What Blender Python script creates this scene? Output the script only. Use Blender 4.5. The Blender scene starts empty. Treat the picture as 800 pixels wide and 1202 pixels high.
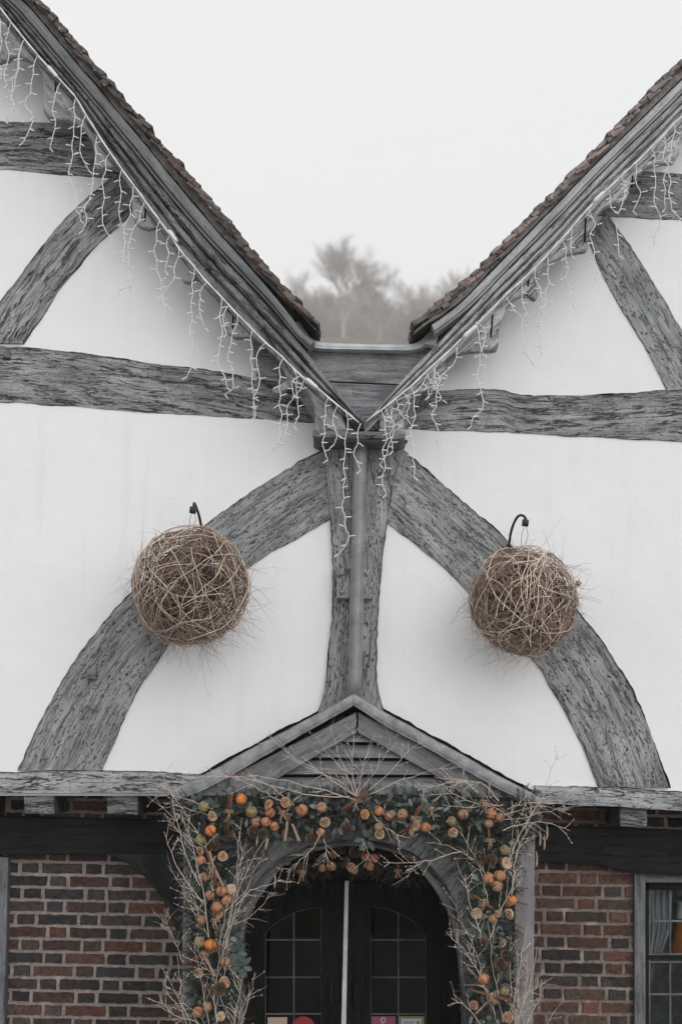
import bpy, bmesh, math, random
from mathutils import Vector, Matrix, noise
R = math.radians
random.seed(7)
sc = bpy.context.scene
COL = sc.collection

# ------------------------------------------------------------------ camera
CAM = Vector((0.0, -8.9, 2.7))
PITCH, ROLL = R(10.0), R(1.1)
camd = bpy.data.cameras.new("camera")
camd.sensor_fit = 'VERTICAL'; camd.sensor_height = 36.0; camd.lens = 50.0
camd.clip_start = 0.1; camd.clip_end = 2000
camd.dof.use_dof = True; camd.dof.focus_distance = 8.75; camd.dof.aperture_fstop = 1.9
cam = bpy.data.objects.new("camera", camd); COL.objects.link(cam)
MROT = Matrix.Rotation(R(90) + PITCH, 3, 'X') @ Matrix.Rotation(ROLL, 3, 'Z')
cam.matrix_world = Matrix.Translation(CAM) @ MROT.to_4x4()
sc.camera = cam
FPX = 1202 * 50.0 / 36.0

# ------------------------------------------------------------------ world, sun, exposure
SUN_EL, SUN_AZ = R(30), R(24)      # azimuth measured from straight behind the camera towards the right
w = bpy.data.worlds.new("World"); sc.world = w; w.use_nodes = True
wn = w.node_tree; wn.nodes.clear()
def WN(t, **k):
    n = wn.nodes.new(t)
    for a, b in k.items(): setattr(n, a, b)
    return n
sky = WN('ShaderNodeTexSky', sky_type='NISHITA', sun_disc=False, sun_elevation=SUN_EL, sun_rotation=math.pi - SUN_AZ,
         air_density=1.2, dust_density=4.0, ozone_density=1.0)
hs = WN('ShaderNodeHueSaturation'); hs.inputs['Saturation'].default_value = 0.08
wn.links.new(sky.outputs[0], hs.inputs['Color'])
mixc = WN('ShaderNodeMix', data_type='RGBA'); mixc.inputs['Factor'].default_value = 0.72
mixc.inputs['B'].default_value = (8.35, 8.38, 8.42, 1)      # even cloud layer
wn.links.new(hs.outputs[0], mixc.inputs['A'])
bg = WN('ShaderNodeBackground'); bg.inputs['Strength'].default_value = 0.140
wn.links.new(mixc.outputs['Result'], bg.inputs['Color'])
wo = WN('ShaderNodeOutputWorld'); wn.links.new(bg.outputs[0], wo.inputs['Surface'])
sund = bpy.data.lights.new("sun", 'SUN'); sund.energy = 0.70; sund.angle = R(70); sund.color = (1.0, 0.985, 0.965)
sun = bpy.data.objects.new("sun", sund); COL.objects.link(sun)
sdir = Vector((math.sin(SUN_AZ) * math.cos(SUN_EL), -math.cos(SUN_AZ) * math.cos(SUN_EL), math.sin(SUN_EL)))
sun.rotation_euler = sdir.to_track_quat('Z', 'Y').to_euler()
sc.view_settings.view_transform = 'Standard'; sc.view_settings.look = 'None'
sc.view_settings.exposure = -0.07; sc.view_settings.gamma = 1.0
sc.view_settings.use_curve_mapping = False
sc.cycles.volume_bounces = 2
sc.cycles.max_bounces = 8

# ------------------------------------------------------------------ helpers
def P(px, py, Y):
    d = MROT @ Vector(((px - 400) / FPX, -(py - 601) / FPX, -1.0))
    t = (Y - CAM.y) / d.y
    return CAM + d * t
def nz(v, s=1.0): return noise.noise(Vector(v) * s)
def tag(o, label=None, cat=None, group=None, kind=None):
    if label: o['label'] = label
    if cat: o['category'] = cat
    if group: o['group'] = group
    if kind: o['kind'] = kind
    return o
def empty(name, loc=(0, 0, 0)):
    o = bpy.data.objects.new(name, None); COL.objects.link(o); o.location = loc; return o
def resample(pts, n):
    pts = [Vector(p) for p in pts]
    L = [0.0]
    for a, b in zip(pts, pts[1:]): L.append(L[-1] + (b - a).length)
    out = []; j = 0
    for i in range(n):
        s = L[-1] * i / (n - 1)
        while j < len(L) - 2 and s > L[j + 1]: j += 1
        k = (s - L[j]) / max(1e-9, L[j + 1] - L[j])
        out.append(pts[j].lerp(pts[j + 1], min(1, max(0, k))))
    return out
def smooth(pts, it=2):
    pts = [Vector(p) for p in pts]
    for _ in range(it):
        out = [pts[0]]
        for a, b in zip(pts, pts[1:]):
            out += [a.lerp(b, .25), a.lerp(b, .75)]
        out.append(pts[-1]); pts = out
    return pts

class MB:
    """collects faces for ONE mesh object"""
    def __init__(s): s.v = []; s.f = []; s.uv = []; s.mi = []; s.col = []; s.sm = []; s.cc = (1, 1, 1, 1); s.m = 0; s.shade = False
    def vert(s, p): s.v.append(tuple(p)); return len(s.v) - 1
    def face(s, idx, uvs=None):
        s.f.append(tuple(idx)); s.mi.append(s.m); s.sm.append(s.shade)
        s.uv.append(uvs if uvs else [(0, 0)] * len(idx)); s.col.append(s.cc)
    def quad(s, a, b, c, d, uvs=None): s.face([s.vert(a), s.vert(b), s.vert(c), s.vert(d)], uvs)
    def box(s, o, ax, ay, az, jit=0.0, udir=0):
        """o = centre, ax/ay/az half-extent vectors"""
        o, ax, ay, az = map(Vector, (o, ax, ay, az))
        c = []
        for k in range(8):
            p = o + ax * (1 if k & 1 else -1) + ay * (1 if k & 2 else -1) + az * (1 if k & 4 else -1)
            if jit: p = p + Vector((random.uniform(-jit, jit), random.uniform(-jit, jit), random.uniform(-jit, jit)))
            c.append(p)
        i = [s.vert(p) for p in c]
        lx, ly, lz = ax.length * 2, ay.length * 2, az.length * 2
        ou, ov = random.uniform(0, 9), random.uniform(0, 9)
        for fc, (U, V) in (((0, 2, 3, 1), (ly, lx)), ((4, 5, 7, 6), (lx, ly)), ((0, 1, 5, 4), (lx, lz)), ((2, 6, 7, 3), (lz, lx)), ((0, 4, 6, 2), (lz, ly)), ((1, 3, 7, 5), (ly, lz))):
            pts = [c[q] for q in fc]
            e0, e1 = (pts[1] - pts[0]).length, (pts[3] - pts[0]).length
            uv = [(0, 0), (e0, 0), (e0, e1), (0, e1)]
            if e1 > e0: uv = [(b, a) for a, b in uv]
            s.face([i[q] for q in fc], [(a + ou, b + ov) for a, b in uv])
    def tube(s, pts, r, sides=5, cap=True):
        pts = [Vector(p) for p in pts]; n = len(pts)
        if not hasattr(r, '__len__'): r = [r] * n
        rings = []; up = None; L = 0
        for i in range(n):
            t = (pts[min(i + 1, n - 1)] - pts[max(i - 1, 0)])
            if t.length < 1e-9: t = Vector((0, 0, 1))
            t.normalize()
            if up is None:
                up = t.orthogonal().normalized()
            else:
                up = (up - t * up.dot(t))
                up = up.normalized() if up.length > 1e-6 else t.orthogonal().normalized()
            b = t.cross(up)
            rings.append([s.vert(pts[i] + (up * math.cos(2 * math.pi * k / sides) + b * math.sin(2 * math.pi * k / sides)) * r[i]) for k in range(sides)])
        for i in range(n - 1):
            l2 = L + (pts[i + 1] - pts[i]).length
            for k in range(sides):
                k2 = (k + 1) % sides
                a, c = k / sides * 2 * math.pi * r[i], (k + 1) / sides * 2 * math.pi * r[i]
                s.face([rings[i][k], rings[i][k2], rings[i + 1][k2], rings[i + 1][k]], [(L, a), (L, c), (l2, c), (l2, a)])
            L = l2
        if cap and sides > 2:
            s.face(rings[0][::-1]); s.face(rings[-1])
    def prism(s, poly, Y0, Y1, gdir=(1, 0, 0), wob=0.0):
        """poly: world (x,z) pairs; front face at Y0, back at Y1; UV along gdir"""
        g = Vector(gdir).normalized(); h = Vector((-g.z, 0, g.x))
        n = len(poly); off = (random.uniform(0, 20), random.uniform(0, 20))
        def uv(p): return (g.dot(p) + off[0], h.dot(p) + p.y + off[1])
        A = [Vector((x, Y0, z)) for x, z in poly]; B = [Vector((x, Y1, z)) for x, z in poly]
        ia = [s.vert(p) for p in A]; ib = [s.vert(p) for p in B]
        s.face(ia, [uv(p) for p in A]); s.face(ib[::-1], [uv(p) for p in B[::-1]])
        for i in range(n):
            j = (i + 1) % n
            s.face([ia[j], ia[i], ib[i], ib[j]], [uv(A[j]), uv(A[i]), uv(B[i]), uv(B[j])])
    def blob(s, c, r, sub=1, sq=(1, 1, 1), rot=None, bump=0.0, seed=0):
        bm = bmesh.new(); bmesh.ops.create_icosphere(bm, subdivisions=sub, radius=1.0)
        base = len(s.v); c = Vector(c)
        for v in bm.verts:
            p = v.co.copy()
            k = 1 + bump * noise.noise(p * 2.2 + Vector((seed, seed, 0)))
            p = Vector((p.x * sq[0], p.y * sq[1], p.z * sq[2])) * r * k
            if rot: p = rot @ p
            s.v.append(tuple(c + p))
        for f in bm.faces: s.face([base + v.index for v in f.verts], [(0, 0)] * 3)
        bm.free()
    def build(s, name, mats, parent=None, bevel=0.0, fix=True):
        me = bpy.data.meshes.new(name)
        me.from_pydata(s.v, [], s.f)
        if not isinstance(mats, (list, tuple)): mats = [mats]
        for m in mats: me.materials.append(m)
        uvl = me.uv_layers.new(name='UVMap')
        flat = []
        for u in s.uv:
            for a in u: flat += [a[0], a[1]]
        uvl.data.foreach_set('uv', flat)
        ca = me.color_attributes.new('Col', 'FLOAT_COLOR', 'CORNER')
        cf = []
        for c, f in zip(s.col, s.f): cf += list(c) * len(f)
        ca.data.foreach_set('color', cf)
        me.polygons.foreach_set('material_index', s.mi)
        me.polygons.foreach_set('use_smooth', s.sm)
        me.update(); me.validate()
        if fix:
            bm = bmesh.new(); bm.from_mesh(me); bmesh.ops.recalc_face_normals(bm, faces=bm.faces); bm.to_mesh(me); bm.free()
        o = bpy.data.objects.new(name, me); COL.objects.link(o)
        if parent: o.parent = parent
        if bevel:
            b = o.modifiers.new('bevel', 'BEVEL'); b.width = bevel; b.segments = 2; b.limit_method = 'ANGLE'; b.angle_limit = R(35)
        return o

def poly(px, Y):
    out = []
    for x, y in px:
        p = P(x, y, Y); out.append((p.x, p.z))
    return out

def strip(A, B, Yf, Yb, seed=0, step=0.02, nv=12, edge=0.006, rough=0.004, gap=(0, 0), rnd=0.01, prof=None, mb=None, sm=1):
    """a timber between two edge lines A and B given on the facade; front at Yf, back at Yb; returns MB.
       gap = (width at A, width at B) of the dark shrinkage crack beside the timber (second material)"""
    m = mb or MB()
    A3 = [P(x, y, Yf) for x, y in A]; B3 = [P(x, y, Yf) for x, y in B]
    if sm: A3, B3 = smooth(A3, sm), smooth(B3, sm)
    LA = sum((b - a).length for a, b in zip(A3, A3[1:])); N = max(4, int(LA / step))
    A3, B3 = resample(A3, N + 1), resample(B3, N + 1)
    m.shade = True
    m.shade = prof is None
    rows = []; u = 0; prev = None; us = []
    for i in range(N + 1):
        a, b = A3[i], B3[i]; d = (b - a); wdt = d.length; d.normalize()
        mid = (a + b) / 2
        if prev is not None: u += (mid - prev).length
        prev = mid; us.append(u)
        a = a + d * (edge * (nz((u * 5, seed, 0)) * 1.3 + 0.7 * nz((u * 19, seed, 4))))
        b = b + d * (edge * (nz((u * 5, seed, 7)) * 1.3 + 0.7 * nz((u * 19, seed, 11))))
        row = []
        for j in range(nv + 1):
            t = j / nv
            if prof:
                for (t0, y0), (t1, y1) in zip(prof, prof[1:]):
                    if t0 <= t <= t1 + 1e-6: yy = y0 + (y1 - y0) * (t - t0) / max(1e-6, t1 - t0); break
            else:
                e = min(t, 1 - t) * wdt
                yy = Yf + (rnd * (1 - e / 0.02) ** 2 if e < 0.02 else 0)
            p = a.lerp(b, t)
            yy += rough * (nz((u * 3, t * wdt * 9, seed + 30)) + .5 * nz((u * 11, t * wdt * 34, seed + 50)))
            row.append((m.vert((p.x, yy, p.z)), (u + seed * 3.1, t * wdt + seed)))
        rows.append(row)
    for i in range(N):
        for j in range(nv):
            q = (rows[i][j], rows[i][j + 1], rows[i + 1][j + 1], rows[i + 1][j])
            m.face([k[0] for k in q], [k[1] for k in q])
    # skirts
    m.shade = False
    border = [rows[i][0] for i in range(N + 1)] + [rows[N][j] for j in range(1, nv + 1)] + [rows[i][nv] for i in range(N - 1, -1, -1)] + [rows[0][j] for j in range(nv - 1, 0, -1)]
    back = []
    for k, uvv in border:
        x, y, z = m.v[k]; back.append((m.vert((x, Yb, z)), (uvv[0], uvv[1] + 0.02)))
    n = len(border)
    for i in range(n):
        j = (i + 1) % n
        q = (border[j], border[i], back[i], back[j])
        m.face([k[0] for k in q], [k[1] for k in q])
    for side, gw in ((0, gap[0]), (1, gap[1])):
        if gw <= 0: continue
        m.m = 1; pr = None
        for i in range(N + 1):
            k = rows[i][0][0] if side == 0 else rows[i][nv][0]
            k2 = rows[i][nv][0] if side == 0 else rows[i][0][0]
            p = Vector(m.v[k]); q = Vector(m.v[k2]); d = (p - q); d.y = 0; d.normalize()
            g = gw * max(0.12, 0.75 + 1.6 * nz((us[i] * 4, seed, side * 5 + 70)) + 0.7 * nz((us[i] * 23, seed, side)))
            a = (p.x - d.x * .004, -0.0025, p.z - d.z * .004); b = (p.x + d.x * g, -0.0025, p.z + d.z * g)
            cur = (m.vert(a), m.vert(b))
            if pr: m.face([pr[0], pr[1], cur[1], cur[0]])
            pr = cur
        m.m = 0
    return m

# ------------------------------------------------------------------ materials
def mat(name):
    m = bpy.data.materials.new(name); m.use_nodes = True; t = m.node_tree; t.nodes.clear()
    out = t.nodes.new('ShaderNodeOutputMaterial'); b = t.nodes.new('ShaderNodeBsdfPrincipled')
    t.links.new(b.outputs[0], out.inputs['Surface'])
    class G: pass
    g = G(); g.m = m; g.t = t; g.b = b; g.out = out
    def N(ty, **k):
        n = t.nodes.new(ty)
        for a, v in k.items(): setattr(n, a, v)
        return n
    def L(a, c): t.links.new(a, c)
    g.N, g.L = N, L
    def uvmap(sx, sy, rot=0, loc=(0, 0, 0), src='UV'):
        tc = N('ShaderNodeTexCoord'); mp = N('ShaderNodeMapping'); L(tc.outputs[src], mp.inputs['Vector'])
        mp.inputs['Scale'].default_value = (sx, sy, sx if src == 'Object' else 1); mp.inputs['Rotation'].default_value = (0, 0, rot); mp.inputs['Location'].default_value = loc
        return mp.outputs[0]
    def noi(vec, scale, det=4, rough=.55, dist=0.0):
        n = N('ShaderNodeTexNoise'); n.inputs['Scale'].default_value = scale; n.inputs['Detail'].default_value = det
        n.inputs['Roughness'].default_value = rough; n.inputs['Distortion'].default_value = dist; L(vec, n.inputs['Vector']); return n.outputs['Fac']
    def math_(op, a, b=None, c=None, clamp=False):
        n = N('ShaderNodeMath', operation=op, use_clamp=clamp)
        for i, v in enumerate((a, b, c)):
            if v is None: continue
            if hasattr(v, 'is_linked'): L(v, n.inputs[i])
            else: n.inputs[i].default_value = v
        return n.outputs[0]
    def ramp(f, stops):
        r = N('ShaderNodeValToRGB'); L(f, r.inputs[0]); e = r.color_ramp.elements
        e[0].position, e[0].color = stops[0][0], (*stops[0][1], 1); e[1].position, e[1].color = stops[-1][0], (*stops[-1][1], 1)
        for p, c in stops[1:-1]:
            x = e.new(p); x.color = (*c, 1)
        return r.outputs[0]
    def step_(f, lo, hi):
        n = N('ShaderNodeMapRange'); n.interpolation_type = 'SMOOTHSTEP'; L(f, n.inputs[0])
        n.inputs[1].default_value = lo; n.inputs[2].default_value = hi; return n.outputs[0]
    def mix(f, a, c, blend='MIX'):
        n = N('ShaderNodeMix', data_type='RGBA', blend_type=blend)
        for s, v in (('Factor', f), ('A', a), ('B', c)):
            if hasattr(v, 'is_linked'):
                # colour sockets
                L(v, [i for i in n.inputs if i.name == s and i.enabled][0])
            else:
                sock = [i for i in n.inputs if i.name == s and i.enabled][0]
                sock.default_value = v if s == 'Factor' else (*v, 1)
        return [o for o in n.outputs if o.enabled][0]
    def bump(h, strength=.5, dist=.01):
        n = N('ShaderNodeBump'); n.inputs['Strength'].default_value = strength; n.inputs['Distance'].default_value = dist
        L(h, n.inputs['Height']); L(n.outputs[0], b.inputs['Normal'])
    g.uvmap, g.noi, g.math, g.ramp, g.step, g.mix, g.bump = uvmap, noi, math_, ramp, step_, mix, bump
    b.inputs['Roughness'].default_value = .85
    b.inputs['Specular IOR Level'].default_value = .25
    return g
def setc(g, c):
    if hasattr(c, 'is_linked'): g.L(c, g.b.inputs['Base Color'])
    else: g.b.inputs['Base Color'].default_value = (*c, 1)

def wood(name, lo, hi, dark, crack=.5, peck=0.0, prot=.25, fine=1.0, bumpd=.006, rough=.85):
    g = mat(name)
    st = g.noi(g.uvmap(1.6, 20), 1.6, 7, .68, .5)
    gr = g.noi(g.uvmap(11, 190), 1.0, 5, .75)
    bl = g.noi(g.uvmap(2.2, 3.0, loc=(5, 3, 0)), 1.5, 5, .6)
    tone = g.math('ADD', g.math('MULTIPLY', st, .42), g.math('ADD', g.math('MULTIPLY', gr, .42 * fine), g.math('SUBTRACT', g.math('MULTIPLY', bl, .46), .08)))
    col = g.ramp(tone, [(.42 + .10 * (fine - 1), lo), (.70 + .16 * (fine - 1), hi)])
    # long cracks along the grain: contour lines of stretched noise
    c1 = g.noi(g.uvmap(.9, 12, loc=(2, 9, 0)), 1.6, 6, .62, .5)
    c1 = g.math('ABSOLUTE', g.math('SUBTRACT', c1, .5))
    wv = g.noi(g.uvmap(1.2, 9, loc=(7, 1, 0)), 1.5, 3)
    wd = g.math('MULTIPLY', g.step(wv, .44, .74), .030 * crack + .004)
    k1 = g.math('SUBTRACT', 1.0, g.step(g.math('SUBTRACT', c1, wd), 0.0, .010))
    c2 = g.noi(g.uvmap(2.6, 25, loc=(1, 4, 0)), 1.7, 6, .66, .6)
    c2 = g.math('ABSOLUTE', g.math('SUBTRACT', c2, .5))
    wd2 = g.math('MULTIPLY', g.step(g.noi(g.uvmap(3.5, 16, loc=(3, 8, 0)), 1.5, 3), .40, .68), .036 * crack + .002)
    k2 = g.math('SUBTRACT', 1.0, g.step(g.math('SUBTRACT', c2, wd2), 0.0, .016))
    k2 = g.math('MULTIPLY', k2, g.step(wd2, 0.006, .016))
    pt = g.step(g.noi(g.uvmap(60, 130, loc=(4, 2, 0)), 1.0, 3, .6), .575, .64)     # small open pores
    k = g.math('MAXIMUM', g.math('MULTIPLY', k1, min(1, crack * 1.6)), g.math('MULTIPLY', k2, min(1, crack * 1.4)))
    k = g.math('MAXIMUM', k, g.math('MULTIPLY', pt, min(.75, crack * .9)))
    if peck:
        uvv = g.uvmap(26, 62, rot=prot)
        wob = g.N('ShaderNodeVectorMath', operation='ADD'); nn = g.N('ShaderNodeTexNoise'); nn.inputs['Scale'].default_value = .6; g.L(uvv, nn.inputs['Vector'])
        sc2 = g.N('ShaderNodeVectorMath', operation='SCALE'); g.L(nn.outputs['Color'], sc2.inputs[0]); sc2.inputs['Scale'].default_value = 2.6
        g.L(uvv, wob.inputs[0]); g.L(sc2.outputs[0], wob.inputs[1])
        vo = g.N('ShaderNodeTexVoronoi'); vo.inputs['Scale'].default_value = 1.0; g.L(wob.outputs[0], vo.inputs['Vector'])
        sp = g.N('ShaderNodeSeparateColor'); g.L(vo.outputs['Color'], sp.inputs[0])
        area = g.math('ADD', g.math('MULTIPLY', sp.outputs[0], .3), g.math('MULTIPLY', g.noi(g.uvmap(4, 6), 1.3, 4), 1.5))
        pk = g.math('MULTIPLY', g.math('SUBTRACT', 1.0, g.step(vo.outputs['Distance'], .24, .38)), g.step(area, 1.22 - .38 * peck, 1.34 - .38 * peck))
        k = g.math('MAXIMUM', k, g.math('MULTIPLY', pk, .9))
    col = g.mix(g.math('MULTIPLY', k, .93), col, dark)
    setc(g, col)
    h = g.math('SUBTRACT', g.math('ADD', g.math('MULTIPLY', gr, .3), g.math('MULTIPLY', st, .4)), g.math('MULTIPLY', k, 1.0))
    g.bump(h, .75, bumpd)
    g.b.inputs['Roughness'].default_value = rough
    return g.m

DK = (.018, .019, .021)
M = {}
M['tie'] = wood('weathered_oak_tie', (.11, .115, .122), (.42, .43, .44), DK, crack=.75, peck=.12, prot=.1)
M['brace'] = wood('pecked_oak', (.14, .146, .153), (.40, .41, .42), DK, crack=.45, peck=1.1, prot=.45)
M['brace_rough'] = wood('blotched_oak', (.12, .125, .131), (.44, .45, .46), DK, crack=.55, peck=1.15, prot=.8)
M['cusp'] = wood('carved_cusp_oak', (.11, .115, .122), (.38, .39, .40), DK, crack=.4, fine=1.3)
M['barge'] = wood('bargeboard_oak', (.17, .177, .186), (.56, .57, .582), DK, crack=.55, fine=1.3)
M['barge_dark'] = wood('dark_bargeboard_oak', (.05, .052, .056), (.25, .257, .266), DK, crack=.7, fine=1.3)  # darker than the right boards' oak; used for left boards, corbel, pegs
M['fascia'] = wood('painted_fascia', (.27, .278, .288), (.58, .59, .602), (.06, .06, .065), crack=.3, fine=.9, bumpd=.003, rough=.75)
M['fascia_dark'] = wood('dark_fascia', (.10, .104, .11), (.26, .267, .277), (.04, .04, .045), crack=.3, fine=.9, bumpd=.003, rough=.75)  # darker version of the fascia for the left gable
M['board'] = wood('valley_boards', (.04, .043, .047), (.33, .338, .35), DK, crack=.35, fine=1.3, bumpd=.003)
M['jetty'] = wood('jetty_oak', (.15, .157, .167), (.56, .57, .582), DK, crack=.7, peck=.4, prot=.1)
M['joist'] = wood('joist_oak', (.045, .047, .051), (.34, .348, .356), DK, crack=.9, peck=.9)
M['black'] = wood('black_painted_timber', (.006, .006, .007), (.016, .016, .017), (.002, .002, .002), crack=.3, rough=.7)
M['blackbrace'] = wood('dark_grey_timber', (.009, .010, .011), (.026, .028, .031), (.003, .003, .003), crack=.4, rough=.75)
M['porch'] = wood('porch_painted_wood', (.095, .10, .107), (.255, .263, .273), (.03, .03, .033), crack=.35, fine=1.1, bumpd=.002, rough=.65)
M['arch'] = wood('arch_oak', (.035, .037, .04), (.21, .216, .224), (.012, .012, .012), crack=.5, fine=1.3, bumpd=.004)
M['post'] = wood('porch_post_wood', (.15, .14, .14), (.285, .272, .272), (.09, .085, .085), crack=.12, fine=.6, bumpd=.0015, rough=.7)
M['frame'] = wood('window_frame_wood', (.055, .06, .065), (.23, .238, .246), (.015, .015, .016), crack=.35, fine=1.2, bumpd=.003)
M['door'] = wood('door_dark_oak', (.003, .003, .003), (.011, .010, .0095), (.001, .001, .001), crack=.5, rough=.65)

def simple(name, c, rough=.8, spec=.3, metal=0, var=.15, scale=12, bumps=0.0, bdist=.003):
    g = mat(name)
    n = g.noi(g.uvmap(1, 1, src='Object'), scale, 5)
    setc(g, g.ramp(n, [(.3, tuple(x * (1 - var) for x in c)), (.7, tuple(x * (1 + var) for x in c))]))
    g.b.inputs['Roughness'].default_value = rough; g.b.inputs['Specular IOR Level'].default_value = spec; g.b.inputs['Metallic'].default_value = metal
    if bumps: g.bump(g.noi(g.uvmap(1, 1, src='Object'), scale * 5, 4), bumps, bdist)
    return g.m
M['gap'] = simple('dark_gap', (.012, .012, .013), 1, 0)
M['lead'] = simple('lead_sheet', (.50, .51, .525), .55, .5, 0, .18, 14, .4)
M['lead_roof'] = simple('weathered_lead', (.21, .216, .225), .5, .5, 0, .4, 16, .4)
M['pipe'] = simple('painted_downpipe', (.19, .196, .206), .32, .5, 0, .3, 10, .2)
M['iron'] = simple('wrought_iron', (.018, .017, .016), .5, .4, 0, .3, 40, .3)
M['cord'] = simple('white_cable', (.72, .72, .73), .5, .4, 0, .05)
M['bulb'] = simple('clear_bulb_plastic', (.80, .80, .82), .25, .5, 0, .03)
M['strip'] = simple('aluminium_strip', (.85, .86, .88), .5, .5, 0, .15, 20)
M['fabric'] = simple('net_curtain', (.40, .41, .42), .95, .1, 0, .12, 5)
M['orange_cloth'] = simple('orange_shade', (.36, .12, .03), .9, .1)
M['cream'] = simple('cream_card', (.60, .47, .38), .7, .2, 0, .04)
M['red'] = simple('red_card', (.34, .06, .055), .7, .2, 0, .05)
M['magenta'] = simple('magenta_card', (.36, .12, .20), .7, .2, 0, .04)
M['white'] = simple('white_print', (.75, .75, .76), .7, .2, 0, .02)
M['bluegrey'] = simple('pale_blue_print', (.45, .48, .56), .7, .2, 0, .05)
M['olive'] = simple('olive_border', (.34, .33, .22), .7, .2, 0, .05)
M['ribbon'] = simple('raffia_ribbon', (.27, .19, .13), .9, .1, 0, .15, 30)
M['cinnamon'] = simple('cinnamon_bark', (.13, .062, .042), .85, .2, 0, .3, 30, .4)
M['twig'] = simple('bleached_twig', (.50, .42, .365), .85, .2, 0, .3, 25)
M['catkin'] = simple('dry_catkin', (.30, .25, .20), .9, .1, 0, .3, 40)
M['interior'] = simple('dark_interior', (.03, .028, .026), .95, .1)

# plaster
g = mat('limewashed_plaster')
ob = g.uvmap(1, 1, src='Object')
a = g.noi(ob, .9, 4, .5); b_ = g.noi(ob, 6, 6, .6); c_ = g.noi(ob, 60, 4, .6)
col = g.ramp(g.math('ADD', g.math('MULTIPLY', a, .6), g.math('MULTIPLY', b_, .4)), [(.25, (.745, .75, .765)), (.55, (.79, .79, .797)), (.8, (.81, .808, .81))])
# faint rain streaks running down
mp = g.uvmap(1, 1, src='Object'); mm = g.N('ShaderNodeMapping'); mm.inputs['Scale'].default_value = (9, 1, .8); g.L(mp, mm.inputs[0])
s_ = g.noi(mm.outputs[0], 1.0, 5, .6)
col = g.mix(g.math('MULTIPLY', g.step(s_, .52, .8), .35), col, (.64, .63, .62))
# hairline cracks
hl = g.math('ABSOLUTE', g.math('SUBTRACT', g.noi(ob, 1.1, 6, .55, .6), .5))
hm = g.math('MULTIPLY', g.math('SUBTRACT', 1.0, g.step(hl, .0006, .0022)), g.step(g.noi(ob, .8, 2), .56, .66))

setc(g, col)
g.bump(g.math('ADD', g.math('ADD', g.math('MULTIPLY', b_, 1.0), g.math('MULTIPLY', c_, .22)), g.math('MULTIPLY', g.noi(ob, 2.2, 3), 1.6)), .5, .011)
g.b.inputs['Roughness'].default_value = .95; g.b.inputs['Specular IOR Level'].default_value = .1
M['plaster'] = g.m

def attr_mat(name, rough=.85, nscale=25, namt=.35, bumps=.4, bd=.004, spot=None, spec=.2):
    g = mat(name)
    at = g.N('ShaderNodeAttribute', attribute_name='Col')
    ob = g.uvmap(1, 1, src='Object')
    n = g.noi(ob, nscale, 6, .65)
    f = g.ramp(n, [(.3, (1 - namt,) * 3), (.7, (1 + namt,) * 3)])
    col = g.mix(1.0, at.outputs['Color'], f, 'MULTIPLY')
    if spot:
        for sc_, lo, hi, c in spot:
            col = g.mix(g.step(g.noi(ob, sc_, 4, .6), lo, hi), col, c)
    setc(g, col); g.bump(g.noi(ob, nscale * 2.5, 5, .7), bumps, bd)
    g.b.inputs['Roughness'].default_value = rough; g.b.inputs['Specular IOR Level'].default_value = spec
    return g.m
M['brick'] = attr_mat('old_bricks', .9, 42, .5, .9, .009, spot=[(9, .60, .80, (.13, .115, .11)), (16, .56, .72, (.045, .036, .034)), (60, .66, .74, (.24, .20, .185))])
M['mortar'] = attr_mat('lime_mortar', .95, 50, .35, .9, .010, spot=[(7, .5, .75, (.46, .41, .385)), (22, .62, .72, (.16, .13, .12))])
M['tiles'] = attr_mat('clay_tiles', .9, 22, .4, .8, .008, spot=[(14, .56, .66, (.10, .10, .092)), (30, .63, .69, (.36, .37, .33)), (7, .58, .72, (.055, .055, .048))])
M['strand'] = attr_mat('dried_vine', .8, 30, .25, .2, .001)
M['leaf'] = attr_mat('evergreen_leaf', .6, 20, .3, .1, .001, spec=.35)
M['fruit'] = attr_mat('dried_fruit', .6, 60, .42, .9, .004, spec=.3, spot=[(35, .58, .75, (.09, .04, .022))])
M['bark'] = attr_mat('bare_bark', .9, 3, .2, .2, .01)

# leaded glass
def glassmat(name, tint, refl):
    g = mat(name); g.t.nodes.remove(g.b)
    tr = g.N('ShaderNodeBsdfTransparent'); tr.inputs[0].default_value = (*tint, 1)
    gl = g.N('ShaderNodeBsdfGlossy'); gl.inputs['Roughness'].default_value = .03
    lw = g.N('ShaderNodeFresnel'); lw.inputs['IOR'].default_value = refl
    nb = g.N('ShaderNodeBump'); nb.inputs['Strength'].default_value = .12; nb.inputs['Distance'].default_value = .02
    g.L(g.noi(g.uvmap(1, 1, src='Object'), 4.5, 2), nb.inputs['Height']); g.L(nb.outputs[0], gl.inputs['Normal'])
    mx = g.N('ShaderNodeMixShader'); g.L(lw.outputs[0], mx.inputs[0]); g.L(tr.outputs[0], mx.inputs[1]); g.L(gl.outputs[0], mx.inputs[2])
    g.L(mx.outputs[0], g.out.inputs['Surface']); return g.m
M['glass'] = glassmat('old_window_glass', (.8, .84, .85), 1.40)

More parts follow.
